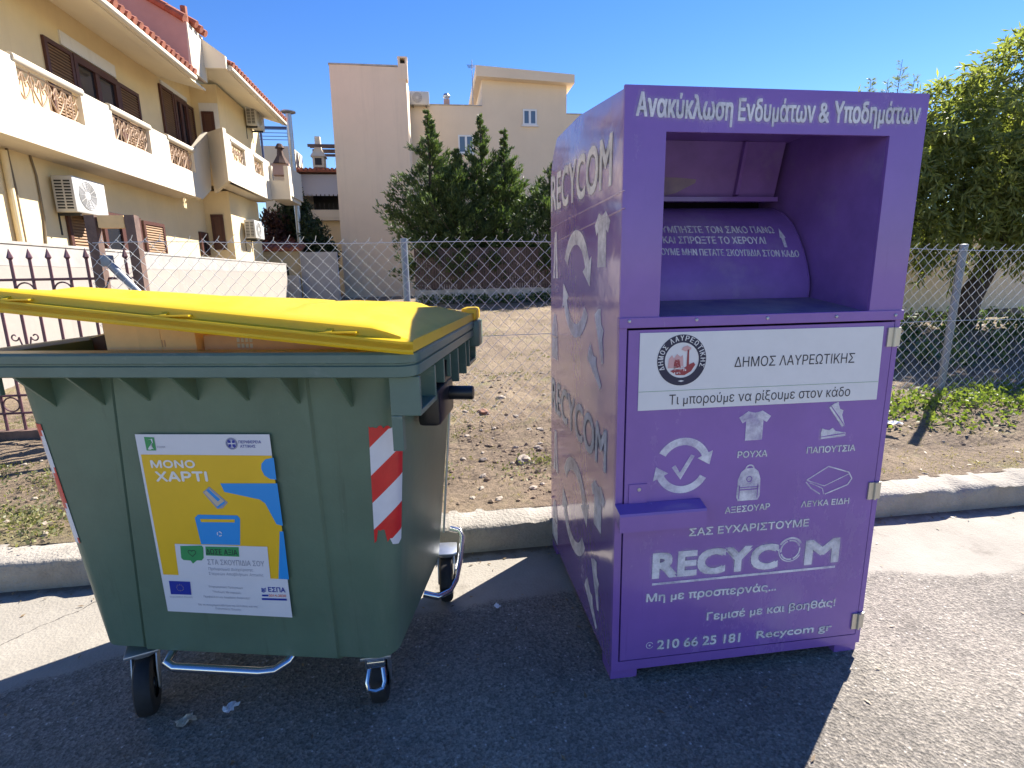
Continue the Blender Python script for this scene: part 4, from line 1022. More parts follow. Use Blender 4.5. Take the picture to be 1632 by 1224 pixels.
# roofs
rt_, rw = M['roof_tile'], M['roof_wall']
def eaves(y0, y1, xw, zw, xe, ze, xr, zr):
    """soffit from the wall head to the eave, gutter board, tiled slope up to the ridge"""
    mb = MB(); L = y1-y0
    mb.prism([(xw-.4, y0, zw+.05), (xw-.05, y0, zw), (xe, y0, ze), (xe+.02, y0, ze+.13), (xr, y0, zr-.06), (xr, y0, zr-.4)], (0, L, 0), M['soffit'])
    r = hb(mb, 'roof')
    mb = MB(); mb.tube([(xe+.06, y0, ze+.02), (xe+.06, y1, ze+.02)], .06, ww, 10); mb.tube([(xe+.0, y0+.05, ze-.035), (xe+.0, y1-.05, ze-.035)], .012, ww, 6); hb(mb, 'gutter_pipe', r)
    mb = MB(); n = int(L/.19); sl_ = (zr-ze-.13)/(xr-xe-.02)
    mb.prism([(xe+.10, y0, ze+.115), (xr, y0, zr-.045), (xr, y0, zr+.005), (xe+.10, y0, ze+.16)], (0, L, 0), rt_)
    for i in range(n):
        y = y0+(i+.5)*L/n; rr_ = .062
        for k in range(5):                       # overlapping barrel tiles up the slope
            xa = xe+.13-k*.42; xb = xa-.46; za = ze+.145+(xa-xe-.02)*sl_+.012; zb_ = ze+.145+(xb-xe-.02)*sl_
            mb.tube([(xa, y, za), (xb, y, zb_)], .066, rt_, 8, r2=.054)
    o = hb(mb, 'tiles', r); o['kind'] = 'stuff'
    return r
eaves(5.2, 13.35, FX, 5.96, -5.03, 5.70, -9.5, 7.9)
r2 = eaves(14.15, 18.75, FX2, 6.44, -4.55, 6.18, -9.5, 8.6)
mb = MB()
g0 = atY(302, 112, 13.35); g1 = atY(296, 34, 13.35); g2 = atY(235, -2, 13.35)
dirv = (g2-g1)/(g2.x-g1.x); g3 = g1+dirv*(-9.5-g1.x)
mb.prism([g0, g1, g3, Vector((-9.5, 13.35, 7.7))], (0, .8, 0), rw)
hb(mb, 'gable_wall')
mb = MB(); mb.prism([(-6.1, 13.352, 5.98), (-5.06, 13.352, 5.70), (-5.06, 13.352, 5.74), (-6.1, 13.352, 6.3)], (0, .79, 0), M['soffit']); hb(mb, 'soffit_panel')
mb = MB(); mb.prism([(g0.x+.003, 13.352, g0.z), (g0.x+.003, 14.13, g0.z), (g0.x+.003, 14.13, g1.z), (g0.x+.003, 13.352, g1.z)], (.06, 0, 0), ww)
mb.prism([(g0.x+.065, 14.05, 6.16), (-4.53, 14.05, 6.16), (-4.53, 14.05, 6.42), (g0.x+.065, 14.05, g1.z-.05)], (0, .095, 0), M['soffit'])
hb(mb, 'eave_return')
mb = MB()
for k in range(9):
    p = g1+dirv*(-.33*k); q = g1+dirv*(-.33*(k+1.15)); mb.tube([p+Vector((0, -.03, .05)), q+Vector((0, -.03, .04))], .085, rt_, 8, r2=.07)
    for yy in (.25, .5, .72): mb.tube([p+Vector((.12, yy, .05)), q+Vector((.12, yy, .05))], .075, rt_, 8, r2=.06)
mb.tube([g1+Vector((-.05, .1, 0)), g1+Vector((-.05, .1, .32))], .07, rt_, 8)
hb(mb, 'verge_tiles')
# cables down the wall
for pts in ([(10, 235), (25, 300), (42, 390)], [(47, 245), (58, 280), (70, 345), (74, 392)], [(113, 345), (116, 392)]):
    mb = MB(); mb.tube([atX(px, py, FX+.02) for px, py in pts], .016, M['cable'], 6); hb(mb, 'cable')
mb = MB(); mb.tube([(FX+.05, 8.95, .3), (FX+.05, 8.95, 3.3)], .045, wc, 10); hb(mb, 'downpipe')

def ac_unit(x, y, z, w, h, d, label, face='x', n=10):
    e = empty('ac_unit', (x, y, z), 0 if face == 'x' else R(-90), label, 'air conditioner', 'outdoor air conditioner units')
    mb = MB(); mb.bbox(.06, 0, 0, .06+d, w, h, M['ac_white'], .018); mb.build('casing', e)
    mb = MB()
    for i in range(n):
        z0 = h*.09+h*.82*i/n; z1 = z0+h*.82/n*.55
        for a, b_ in ((.10, .06+d*.47), (.06+d*.56, d+.02)): mb.box(a, -.003, z0, b_, .002, z1, M['ac_dark'])
    mb.build('side_grille', e)
    mb = MB(); c = (.06+d, w*.40, h*.52); r = h*.40
    mb.lathe([(0, .004), (r*.28, .006), (r*.3, .003)], c, (1, 0, 0), M['ac_white'], 24)
    mb.lathe([(r*.3, .0025), (r, .0025)], c, (1, 0, 0), M['ac_grey'], 32)
    for k in range(1, 7):
        q = r*(.3+.7*k/6); mb.lathe([(q-.006, .003), (q-.006, .009), (q, .009), (q, .003)], c, (1, 0, 0), M['ac_white'], 32)
    for k in range(12):
        a = 2*math.pi*k/12; mb.tube([(c[0]+.006, c[1]+r*.3*math.cos(a), c[2]+r*.3*math.sin(a)), (c[0]+.006, c[1]+r*math.cos(a), c[2]+r*math.sin(a))], .004, M['ac_white'], 5)
    mb.build('fan_guard', e)
    mb = MB()
    for yy in (.12, w-.15):
        mb = MB(); mb.prism([(0, yy, -.35), (.012, yy, -.35), (.012, yy, -.045), (.06+d*.9, yy, -.045), (.06+d*.9, yy, -.001), (0, yy, -.001)], (0, .03, 0), M['ac_dark']); mb.build('bracket', e)
    return e
ac_unit(FX, 9.82, 2.56, .86, .56, .31, 'largest white air conditioner unit hanging on the cream wall under the balcony')
ac_unit(FX2, 17.75, 5.90, .80, .50, .29, 'white air conditioner unit high under the tiled eave of the cream house')
ac_unit(FX2, 16.55, 2.60, .80, .50, .29, 'white air conditioner unit low on the lit far corner of the cream house')

# boundary wall beside the house, and the painted iron fence in front of it
mb = MB(); mb.box(-4.78, 4.95, 0, -4.6, 17.65, 1.6395, M['wall_old']); mb.box(-4.783, 4.948, 1.64, -4.597, 17.653, 1.875, M['wall_grime']); mb.box(-4.80, 4.94, 1.8755, -4.585, 17.67, 1.905, M['coping'])
tag(mb.build('garden_wall'), 'long whitewashed garden wall with a grimy top running beside the cream house', 'wall')
iron = empty('iron_fence', (-3.3, 4.5, .28), 0, 'purple-brown iron picket fence with rings and scrolls beside the green bin', 'fence')
IO = Vector((-3.3, 4.5, .28))
def ib(mb, name, par=None, **k):
    mb.v = [tuple(Vector(v)-IO) for v in mb.v]; return mb.build(name, par or iron, **k)
ip = M['iron_paint']
xs = [-2.60-.128*i for i in range(36)]+[-2.33]
for x in xs:
    mb = MB(); mb.tube([(x, 4.5, .30), (x, 4.5, 1.62)], .0105, ip, 6); mb.tube([(x, 4.5, 1.62), (x, 4.5, 1.635), (x, 4.5, 1.70)], [.0105, .021, .001], ip, 6); ib(mb, 'picket')
for z in (.46, .60, 1.31, 1.475):
    mb = MB(); mb.tube([(-7.2, 4.5, z), (-2.2, 4.5, z)], .010, ip, 6); ib(mb, 'rail')
mb = MB(); mb.box(-7.2, 4.46, .245, -2.2, 4.54, .325, M['iron_rust']); ib(mb, 'base_rail')
def ringp(cx, cz, r, n=20): return [(cx+r*math.cos(2*math.pi*i/n), 4.5, cz+r*math.sin(2*math.pi*i/n)) for i in range(n)]
for i in range(0, 34, 2):
    cx = -2.60-.128*(i+.5)-.128; mb = MB()
    mb.tube(ringp(cx, 1.3925, .060), .006, ip, 6, closed=True); ib(mb, 'ring'); mb = MB(); mb.tube(ringp(cx, .53, .055), .006, ip, 6, closed=True); ib(mb, 'ring')
for i in range(4):
    cx = -2.60-.128*(4+i*7); mb = MB()
    for s_ in (-1, 1):
        for (w, h, z) in ((.075, .10, 1.0), (.14, .09, .90)):
            p = []
            for k in range(16):
                t = k/15; a = R(-90+330*t); rad = .032*(1-.55*t)
                p.append((cx+s_*(w-.005-rad*math.sin(a)*-1*.9), 4.492, z+h*.5+rad*math.cos(a)*-1))
            mb.tube([(cx, 4.492, z-.09), (cx+s_*w*.35, 4.492, z-.02)]+p, .0055, ip, 6)
    ib(mb, 'scroll')
for x in (-2.50, -2.23):
    mb = MB(); mb.box(x-.034, 4.44, .22, x+.034, 4.51, 1.93, M['iron_rust']); ib(mb, 'gate_post')
mb = MB(); mb.box(-2.455, 4.455, 1.84, -2.275, 4.52, 1.93, M['cardboard']); ib(mb, 'crossbar')

# ------------------------------------------------------------------ chain-link fence
cl = empty('chain_link_fence', (-.24, 4.3, .25), 0, 'galvanised chain-link fence on steel posts along the vacant lot', 'fence')
CO = Vector((-.24, 4.3, .25)); ws = M['wire_steel']
def cb(mb, name, par=None, **k):
    mb.v = [tuple(Vector(v)-CO) for v in mb.v]; return mb.build(name, par or cl, **k)
FXA, FXB = -2.42, 9.2; cw = .098; ch_ = .0485
def ftop(x): return (1.71-(x+.24)*.022 if x > -.24 else 1.71-(x+.24)*.0) + .012*math.sin(x*2.3)
mb = MB(); ncol = int((FXB-FXA)/cw); rw_ = .0024
for i in range(ncol):
    x0 = FXA+i*cw; pts = []; n = 31
    jx = random.uniform(-.004, .004)
    for k in range(n+1):
        z = .17+k*ch_*(ftop(x0)-.145)/(n*ch_)
        sx = (cw*.52 if k % 2 else -cw*.02)
        pts.append((x0+sx+jx+.006*nz(x0, z, 2.0, 3), 4.3+(.004 if k % 2 else -.004)+.012*nz(x0, z, 1.2, 7), z))
    e = pts[-1]; pts.append((e[0]+random.uniform(.01, .035)*(1 if n % 2 else -1), e[1]-.008, e[2]+random.uniform(.012, .04)))
    mb.tube(pts, rw_, ws, 4, cap=False)
    # the spiral's other half
    pts = []
    for k in range(n+1):
        z = .17+k*ch_*(ftop(x0)-.145)/(n*ch_); sx = (-cw*.48 if k % 2 else cw*.02)
        pts.append((x0+sx+jx+.006*nz(x0, z, 2.0, 3), 4.3+(-.004 if k % 2 else .004)+.012*nz(x0, z, 1.2, 7), z))
    mb.tube(pts, rw_*.8, ws, 4, cap=False)
cb(mb, 'wire_mesh')
for zf in (lambda x: ftop(x)+.005, lambda x: .96+.01*math.sin(x*1.7)):
    mb = MB(); mb.tube([(x, 4.29, zf(x)) for x in rng(FXA, FXB, 60)], .0028, ws, 5); cb(mb, 'line_wire')
pst = M['post_steel']
for (x, dx, zt_, rr_) in ((-.24, 0.0, 1.735, .027), (2.25, .0, 1.70, .027), (4.72, .03, 1.645, .032), (7.3, .0, 1.64, .03)):
    mb = MB(); mb.tube([(x-dx, 4.335, .1), (x, 4.335, zt_)], rr_, pst, 14); mb.lathe([(rr_+.002, -.02), (rr_+.002, .004), (0, .008)], (x, 4.335, zt_), (0, 0, 1), pst, 14); cb(mb, 'post')
mb = MB(); a = atY(172, 418, 4.36); b_ = atY(232, 478, 4.36); d_ = (b_-a); mb.tube([a, b_+d_*1.4], .028, pst, 12); mb.bbox(a.x-.035, 4.33, a.z-.03, a.x+.03, 4.39, a.z+.05, pst, .006); cb(mb, 'brace')

# ------------------------------------------------------------------ buildings beyond the lot
def window(mb_parent, x0, x1, z0, z1, y, org, two=True, m='window_white'):
    W_ = M[m]; f = .06; mb = MB(); o = Vector(org)
    P = lambda *a: mb.box(a[0]-o.x, a[1]-o.y, a[2]-o.z, a[3]-o.x, a[4]-o.y, a[5]-o.z, W_)
    P(x0, y-.05, z0, x0+f, y-.002, z1); P(x1-f, y-.05, z0, x1, y-.002, z1); P(x0+f, y-.05, z1-f, x1-f, y-.002, z1); P(x0+f, y-.05, z0, x1-f, y-.002, z0+f)
    if two: P((x0+x1)/2-.045, y-.045, z0+f, (x0+x1)/2+.045, y-.002, z1-f)
    w = mb.build('window', mb_parent)
    mb = MB(); mb.box(x0+f-o.x, y-.03-o.y, z0+f-o.z, x1-f-o.x, y-.0015-o.y, z1-f-o.z, M['window_glass']); mb.build('pane', w)
    mb = MB(); mb.box(x0-.06-o.x, y-.09-o.y, z0-.07-o.z, x1+.06-o.x, y-.002-o.y, z0-.001-o.z, M['trim_white']); mb.build('sill', w)
    return w
tan = empty('apartment_building', (-1.7, 17, .7), 0, 'tall blank tan end wall of a flat-roofed building with a corner chimney', 'building')
TO = (-1.7, 17, .7)
def sub(mb, o, name, par, **k):
    o = Vector(o); mb.v = [tuple(Vector(v)-o) for v in mb.v]; return mb.build(name, par, **k)
mb = MB(); mb.prism([(-2.80, 17, 0), (-.62, 17, 0), (-.62, 17, 7.32), (-2.74, 17, 7.34)], (0, 8, 0), M['wall_tan']); sub(mb, TO, 'wall', tan)
mb = MB(); mb.box(-2.76, 16.985, 7.335, -.84, 17.2, 7.375, M['coping']); mb.box(-2.76, 17.2, 7.335, -2.6, 25, 7.375, M['coping']); sub(mb, TO, 'coping', tan)
mb = MB(); mb.box(-.83, 16.99, 7.0, -.57, 17.3, 7.42, M['wall_tan']); mb.box(-.83, 16.99, 7.42, -.77, 17.3, 7.56, M['wall_tan']); mb.box(-.63, 16.99, 7.42, -.57, 17.3, 7.56, M['wall_tan']); mb.box(-.84, 16.98, 7.56, -.56, 17.31, 7.60, M['wall_tan']); mb.box(-.77, 17.15, 7.42, -.63, 17.2, 7.56, M['ac_dark']); sub(mb, TO, 'chimney', tan)

K_ = 21.0/17
for o in [tan]+[k for k in COL.objects if k.parent == tan]:
    if o is tan: o.location = (o.location.x*K_, o.location.y*K_, CAM_H+(o.location.z-CAM_H)*K_); o.scale = (K_, K_, K_)
b2 = empty('apartment_building', (2, 24, .7), 0, 'beige flat-roofed building with a raised stair tower rising behind the conifers', 'building')
O2 = (2, 24, .7); wb = M['wall_beige']
mb = MB(); mb.box(-1.6, 24, 0, 2.2, 33, 8.36, wb); mb.box(2.2, 23.99, 0, 5.80, 29, 9.40, wb); mb.box(5.80, 24, 0, 12, 33, 8.12, wb); sub(mb, O2, 'wall', b2)
mb = MB(); mb.prism([(1.95, 23.6, 9.38), (6.05, 23.6, 9.22), (6.05, 23.6, 9.55), (1.95, 23.6, 9.78)], (0, 6, 0), wb); sub(mb, O2, 'roof', b2)
mb = MB(); mb.box(-1.62, 23.97, 8.361, 2.19, 24.2, 8.40, M['coping']); sub(mb, O2, 'coping', b2); mb = MB(); mb.box(5.81, 23.97, 8.121, 12, 24.2, 8.16, M['coping']); sub(mb, O2, 'coping', b2)
window(b2, 3.91, 4.50, 7.66, 8.27, 23.99, O2); window(b2, 1.15, 1.80, 6.5, 7.22, 24, O2); window(b2, 7.2, 8.0, 6.4, 7.2, 24, O2)
mb = MB(); mb.box(.62, 24.2, 8.3, .86, 24.5, 8.66, M['roof_wall']); mb.lathe([(.09, 8.66), (.09, 8.74), (.14, 8.76), (.15, 8.82), (.10, 8.90), (0, 8.92)], (.74, 24.35, 0), (0, 0, 1), M['galvanised'], 14); sub(mb, O2, 'chimney', b2)
mb = MB(); al = M['galvanised']
mb.tube([(1.85, 24.4, 8.3), (1.85, 24.4, 10.25)], .018, al, 6)
for k in range(5): mb.tube([(1.62+.02*k, 24.4+.08*k-.15, 10.0), (2.05-.02*k, 24.4+.08*k-.15, 10.0)], .008, al, 5)
mb.tube([(1.85, 24.15, 10.0), (1.85, 24.75, 10.0)], .008, al, 5)
sub(mb, (1.85, 24.4, 8.3), 'antenna', None); an = COL.objects['antenna']; an.location = (1.85, 24.4, 8.3); tag(an, 'thin television antenna standing on the roof beside the stair tower', 'antenna')
e = ac_unit(-.78, 24.05, 8.28, .80, .50, .29, 'white air conditioner unit with round fan on the flat roof edge beside the tan wall', 'y')

# retaining wall with a slatted fence under the conifers
mb = MB(); mb.box(-.60, 14.95, .2, 9.0, 15.15, 1.07, M['concrete_plinth']); o = mb.build('retaining_wall'); tag(o, 'low grey concrete wall at the back of the lot below the conifers', 'wall')
sf = empty('slat_fence', (2, 15.05, 1.07), 0, 'dark brown close-slatted fence standing on the low concrete wall', 'fence')
mb = MB(); x = -.58
while x < 9: mb.box(x-2, -.012, .02, x-2+.052, .012, 1.12, M['fence_brown']); x += .066
o = mb.build('slats', sf); o['kind'] = 'stuff'
for z in (.15, .95):
    mb = MB(); mb.box(-2.58, .013, z, 7, .05, z+.06, M['fence_brown']); mb.build('rail', sf)

# grey wall and lean-to between house and tan building
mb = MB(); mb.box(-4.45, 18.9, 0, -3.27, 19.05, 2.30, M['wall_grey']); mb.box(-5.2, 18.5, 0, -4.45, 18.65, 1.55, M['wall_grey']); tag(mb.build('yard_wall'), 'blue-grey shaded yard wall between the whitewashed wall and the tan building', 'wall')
mb = MB(); mb.box(-5.9, 18.9, 0, -4.5, 19.4, 2.35, M['wall_far']); o = mb.build('shed'); 
shed = empty('shed', (-5.2, 19, .6), 0, 'small shed with a tiled top behind the far end of the whitewashed wall', 'shed')
bpy.data.objects.remove(o)
mb = MB(); mb.box(-.95, .3, -.6, .65, 1.6, 1.75, M['wall_far']); mb.build('wall', shed)
mb = MB(); mb.prism([(-1.05, .15, 1.75), (-1.05, 1.8, 2.2), (-1.05, 1.8, 2.26), (-1.05, .15, 1.83)], (1.8, 0, 0), M['roof_tile'])
for k in range(10): mb.tube([(-.98+.18*k, .14, 1.83), (-.98+.18*k, 1.8, 2.27)], .06, M['roof_tile'], 7)
mb.build('roof', shed)
mb = MB(); mb.box(-.35, .285, -.2, .25, .299, 1.25, M['ac_dark']); mb.build('doorway', shed)
# far house with balcony, awning, tiles and a white chimney
fh = empty('house', (-5, 26, .8), 0, 'far white house with a tiled edge, grey awning and dark balcony in the gap', 'house'); OF = (-5, 26, .8)
mb = MB(); mb.box(-7.0, 26.2, 0, -2.2, 33, 4.0, M['wall_far']); mb.box(-7.0, 27.4, 4.0, -2.2, 33, 6.02, ww); mb.box(-7.2, 25.4, 3.0, -5.92, 27.3, 7.0, ww); sub(mb, OF, 'wall', fh)
mb = MB(); mb.box(-5.9, 25.9, 4.001, -2.2, 27.4, 4.10, ww); mb.box(-5.9, 25.88, 4.101, -2.2, 26.0, 4.45, ww); sub(mb, OF, 'balcony', fh)
mb = MB(); mb.prism([(-5.88, 25.92, 5.12), (-5.88, 25.98, 5.97), (-5.88, 26.0, 5.97), (-5.88, 25.94, 5.12)], (3.7, 0, 0), M['awning'])
for k in range(20): mb.box(-5.88+.185*k, 25.915, 5.05, -5.88+.185*k+.14, 25.925, 5.119, M['awning'])
sub(mb, OF, 'awning', fh)
mb = MB(); mb.box(-5.6, 27.38, 4.2, -2.4, 27.399, 5.9, M['ac_dark']); sub(mb, OF, 'doorway', fh)
mb = MB()
for k in range(16): mb.box(-5.5+.2*k, 26.05, 4.46, -5.5+.2*k+.03, 26.07, 4.75, M['ac_dark'])
o = sub(mb, OF, 'railing', fh); o['kind'] = 'stuff'
mb = MB(); mb.prism([(-5.9, 25.7, 6.03), (-5.9, 28.4, 6.22), (-5.9, 28.4, 6.30), (-5.9, 25.7, 6.11)], (3.9, 0, 0), M['roof_tile'])
for k in range(21): mb.tube([(-5.83+.185*k, 25.66, 6.13), (-5.83+.185*k, 28.4, 6.33)], .07, M['roof_tile'], 7)
sub(mb, OF, 'roof', fh)
mb = MB(); mb.box(-5.35, 26.7, 6.4, -4.85, 27.2, 6.9, ww); mb.lathe([(.46, 6.86), (.40, 6.95), (.24, 7.15), (.17, 7.4), (.16, 7.75)], (-5.1, 26.95, 0), (0, 0, 1), ww, 4); mb.box(-5.25, 26.69, 6.5, -4.95, 26.699, 6.8, M['ac_dark']); sub(mb, OF, 'chimney', fh)
pg = empty('pergola', (-4.2, 25, 6), 0, 'blue-painted metal pergola frame and dark slats above the roofs in the gap', 'pergola'); OP = (-4.2, 25, 6)
pb = M['pergola_blue']
mb = MB()
for x, z0, z1 in ((-6.75, 5.8, 7.55), (-5.62, 6.4, 7.55)): mb.box(x, 24.0, z0, x+.07, 24.07, z1, pb)
mb.box(-7.2, 24.0, 7.35, -5.5, 24.07, 7.43, pb)
for k in range(4): mb.tube([(-7.2, 24.1, 6.95+.13*k), (-5.6, 24.1, 6.95+.13*k)], .012, pb, 5)
sub(mb, OP, 'frame', pg)
mb = MB()
for k in range(5): mb.box(-5.5, 26.6+.5*k, 7.25+.06*(k % 2), -3.2, 26.66+.5*k, 7.37+.06*(k % 2), M['fence_brown'])
sub(mb, OP, 'slats', pg)
mb = MB(); mb.box(-6.6, 24.6, 5.7, -5.9, 25.0, 6.15, M['roof_wall']); mb.lathe([(.36, 6.15), (.30, 6.25), (.14, 6.5), (.11, 6.75), (.2, 6.78), (.1, 6.95), (0, 6.98)], (-6.25, 24.8, 0), (0, 0, 1), M['brick_dark'], 8)
sub(mb, (-6.25, 24.8, 5.7), 'chimney_stack', None); o = COL.objects['chimney_stack']; o.location = (-6.25, 24.8, 5.7); tag(o, 'dark brick chimney with a flared cap beneath the blue pergola frame', 'chimney')
# steel flue pipe
fa = atY(468, 182, 20); fbm = atY(480, 402, 20)
mb = MB(); mb.tube([Vector((fbm.x, 20, .5)), Vector((fbm.x, 20, fa.z))], .095, M['galvanised'], 14)
for k in range(1, 7): z = fbm.z+(fa.z-fbm.z)*k/7; mb.tube([(fbm.x, 20, z), (fbm.x, 20, z+.03)], .101, M['galvanised'], 14)
mb.lathe([(.02, .1), (.24, .08), (.24, .05), (.02, .06)], (fbm.x, 20, fa.z), (0, 0, 1), M['galvanised'], 16)
for k in range(3): mb.tube([(fbm.x+.08*math.cos(k*2.1), 20+.08*math.sin(k*2.1), fa.z-.02), (fbm.x+.08*math.cos(k*2.1), 20+.08*math.sin(k*2.1), fa.z+.07)], .008, M['galvanised'], 5)
mb.v = [tuple(Vector(v)-Vector((fbm.x, 20, .5))) for v in mb.v]; o = mb.build('flue_pipe'); o.location = (fbm.x, 20, .5); tag(o, 'tall shiny steel flue pipe with a flat cap in the gap between buildings', 'flue')
# wall on the right, behind the tree
mb = MB(); mb.prism([(7.2, 9.6, 0), (30, 12.5, 0), (30, 12.5, 2.5), (7.2, 9.6, 2.4)], (0, .2, 0), M['wall_tan']); tag(mb.build('boundary_wall'), 'beige rendered boundary wall behind the tree and the fence on the right', 'wall')

# ------------------------------------------------------------------ trees and plants
class Leaves:
    def __init__(s): s.v = []; s.f = []
    def blade(s, p, d, w, L_, side=None, bend=0):
        d = d.normalized(); u = side if side else d.cross(Vector((random.gauss(0, 1), random.gauss(0, 1), random.gauss(0, 1))))
        if u.length < 1e-5: u = d.orthogonal()
        u = u.normalized()*(w/2); b = len(s.v); n_ = d.cross(u).normalized()*(bend*L_)
        s.v += [tuple(p), tuple(p+d*(L_*.45)+u+n_*.5), tuple(p+d*L_+n_*0), tuple(p+d*(L_*.45)-u+n_*.5)]
        s.f.append((b, b+1, b+2, b+3))
    def build(s, name, m, par=None):
        me = bpy.data.meshes.new(name); me.from_pydata(s.v, [], s.f); me.materials.append(m); me.update()
        o = bpy.data.objects.new(name, me); COL.objects.link(o); o.parent = par; return o
def rv(): 
    while True:
        v = Vector((random.uniform(-1, 1), random.uniform(-1, 1), random.uniform(-1, 1)))
        if .05 < v.length < 1: return v
def trunk(name, pts, r0, r1, m, par):
    mb = MB(); mb.tube(pts, r0, m, 9, r2=r1); return mb.build(name, par, sharp=60)

def conifer(x, y, z0, z1, rbase, label, nb=120, leanx=0, m='conifer', dens=1.0):
    e = empty('conifer', (x, y, z0), 0, label, 'tree', 'conifers behind the slatted fence')
    H = z1-z0
    mb = MB(); mb.tube([(0, 0, 0), (leanx*.3, 0, H*.5), (leanx, 0, H*.97)], .11, M['bark'], 8, r2=.012)
    lf = Leaves()
    for i in range(nb):
        t = (i+random.random())/nb; zb = H*(.04+.94*t**.9)
        prof = 1.14*rbase*(min(1, (1-t)*1.4)**1.45*.98+.045)*(1+.22*math.sin(i*2.39)+.28*random.uniform(-1, 1))
        a = random.uniform(0, 2*math.pi); rise = .55+.5*t
        d = Vector((math.cos(a), math.sin(a), rise)).normalized(); L_ = prof/max(.3, math.hypot(d.x, d.y))
        o = Vector((leanx*(zb/H), 0, zb)); 
        if i % 3 == 0: mb.tube([o, o+d*L_*.85], .012, M['bark'], 4, cap=False)
        nt = int((10+26*L_)*dens)
        for k in range(nt):
            f = random.random()**.6; p = o+d*(L_*f)+rv()*((.05+.10*L_*(1-.4*f))*min(1, .3+L_*1.4))+Vector((0, 0, -.06*f*f))
            dd = (d+rv()*.55+Vector((0, 0, .35))).normalized()
            for q in range(5):
                lf.blade(p+rv()*.025, dd+rv()*.7, random.uniform(.018, .032), random.uniform(.08, .17)*min(1, .55+L_))
    mb.build('trunk', e, sharp=60); lf.build('crown', M[m], e)
    return e
conifer(-.05, 16.0, .7, 5.95, 1.05, 'conifer with the tallest spire, next to the tan blank wall', 150)
conifer(1.42, 16.2, .7, 5.95, .95, 'conifer with a slim pointed spire in the middle of the group', 150)
conifer(2.05, 16.0, .7, 5.50, .90, 'conifer whose short narrow spire rises beside the beige stair tower', 140)
conifer(.68, 15.8, .7, 4.95, 1.15, 'low bushy conifer filling the dip between the two tall spires', 150)
conifer(3.25, 15.9, .7, 4.75, 1.25, 'broad conifer with a leaning top next to the purple bank', 170, .35)
conifer(4.8, 16.1, .7, 4.9, 1.3, 'conifer standing behind the purple bank at the end of the row', 110)
# a long branch reaching left in front of the tan wall
e = COL.objects['conifer']; lf = Leaves(); mb = MB()
o = Vector((0.1, -.4, 1.75)); tip = Vector((-1.15, -.5, 2.62)); mb.tube([o, o.lerp(tip, .5)+Vector((0, 0, -.12)), tip], .03, M['bark'], 5, r2=.006); mb.build('limb', e)
for k in range(240):
    f = random.random()**.8; p = o.lerp(tip, f)+Vector((0, 0, -.12*4*f*(1-f)))+rv()*(.32*(1-.8*f)+.05)
    for q in range(5): lf.blade(p+rv()*.02, (tip-o).normalized()+rv()*.9, .03, random.uniform(.06, .13))
lf.build('branch_foliage', M['conifer'], e)

def shrub(name, x, y, z0, rx, ry, h, m, label, cat='shrub', n=900, size=(.05, .12), group=None):
    e = empty(name, (x, y, z0), 0, label, cat, group); lf = Leaves()
    mb = MB()
    for k in range(7):
        a = k*.9; mb.tube([(0, 0, 0), (rx*.3*math.cos(a), ry*.3*math.sin(a), h*.4), (rx*.6*math.cos(a), ry*.6*math.sin(a), h*.8)], .03, M['bark'], 5, r2=.008)
    mb.build('stem', e)
    cl_ = [(rv(), random.uniform(.25, .5)) for _ in range(24)]
    for i in range(n):
        c, r = random.choice(cl_); v = c*.75+rv()*r
        p = Vector((v.x*rx, v.y*ry, h*.5+v.z*h*.5))
        if p.z < 0: continue
        for q in range(3): lf.blade(p+rv()*.05, rv()+Vector((0, 0, .2)), random.uniform(*size)*.5, random.uniform(*size)*1.3)
    lf.build('foliage', M[m], e); return e
shrub('shrub', -5.75, 20.6, .6, .75, .7, 3.4, 'shrub_red', 'dark reddish shrub in shade at the far corner of the cream house', n=2600, size=(.09, .17))
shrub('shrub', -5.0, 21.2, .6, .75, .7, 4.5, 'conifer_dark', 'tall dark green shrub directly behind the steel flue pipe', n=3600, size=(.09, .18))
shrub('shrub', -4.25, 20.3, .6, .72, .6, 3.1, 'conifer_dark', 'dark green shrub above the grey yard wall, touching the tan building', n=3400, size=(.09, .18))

# broad-leaved tree on the right
def broad_tree(x, y, z0, label, clumps, trunk_pts, limbs, m, nleaf, size, group=None, name='broadleaf_tree'):
    e = empty(name, (x, y, z0), 0, label, 'tree', group)
    mb = MB(); mb.tube(trunk_pts, .20, M['bark'], 10, r2=.12)
    top = Vector(trunk_pts[-1])
    for (cx, cy, cz, r) in clumps[:limbs]:
        c = Vector((cx, cy, cz)); mid = top.lerp(c, .5)+rv()*.15
        mb.tube([top-Vector((0, 0, .1)), mid, c], .07, M['bark'], 6, r2=.012)
    mb.build('trunk', e, sharp=60)
    lf = Leaves(); tot = sum(r**2 for *_, r in clumps)
    for (cx, cy, cz, r) in clumps:
        n = int(nleaf*r*r/tot); tw = []
        for _ in range(max(6, int(n/16))):
            v = rv(); v = v.normalized()*(v.length**.45); tw.append((Vector((cx, cy, cz))+Vector((v.x*r, v.y*r, v.z*r*.85)), (v+Vector((0, 0, -.35))+rv()*.4).normalized()))
        for p, d in tw:
            L_ = random.uniform(.18, .38)*size*8
            for k in range(16):
                f = k/16; q = p+d*(L_*f)+Vector((0, 0, -.25*L_*f*f))
                lf.blade(q, d*.5+rv()*.9+Vector((0, 0, -.3)), size*.24, size*random.uniform(.7, 1.25), bend=random.uniform(-.2, .2))
    lf.build('crown', M[m], e); return e
TX, TY = 8.95, 8.0
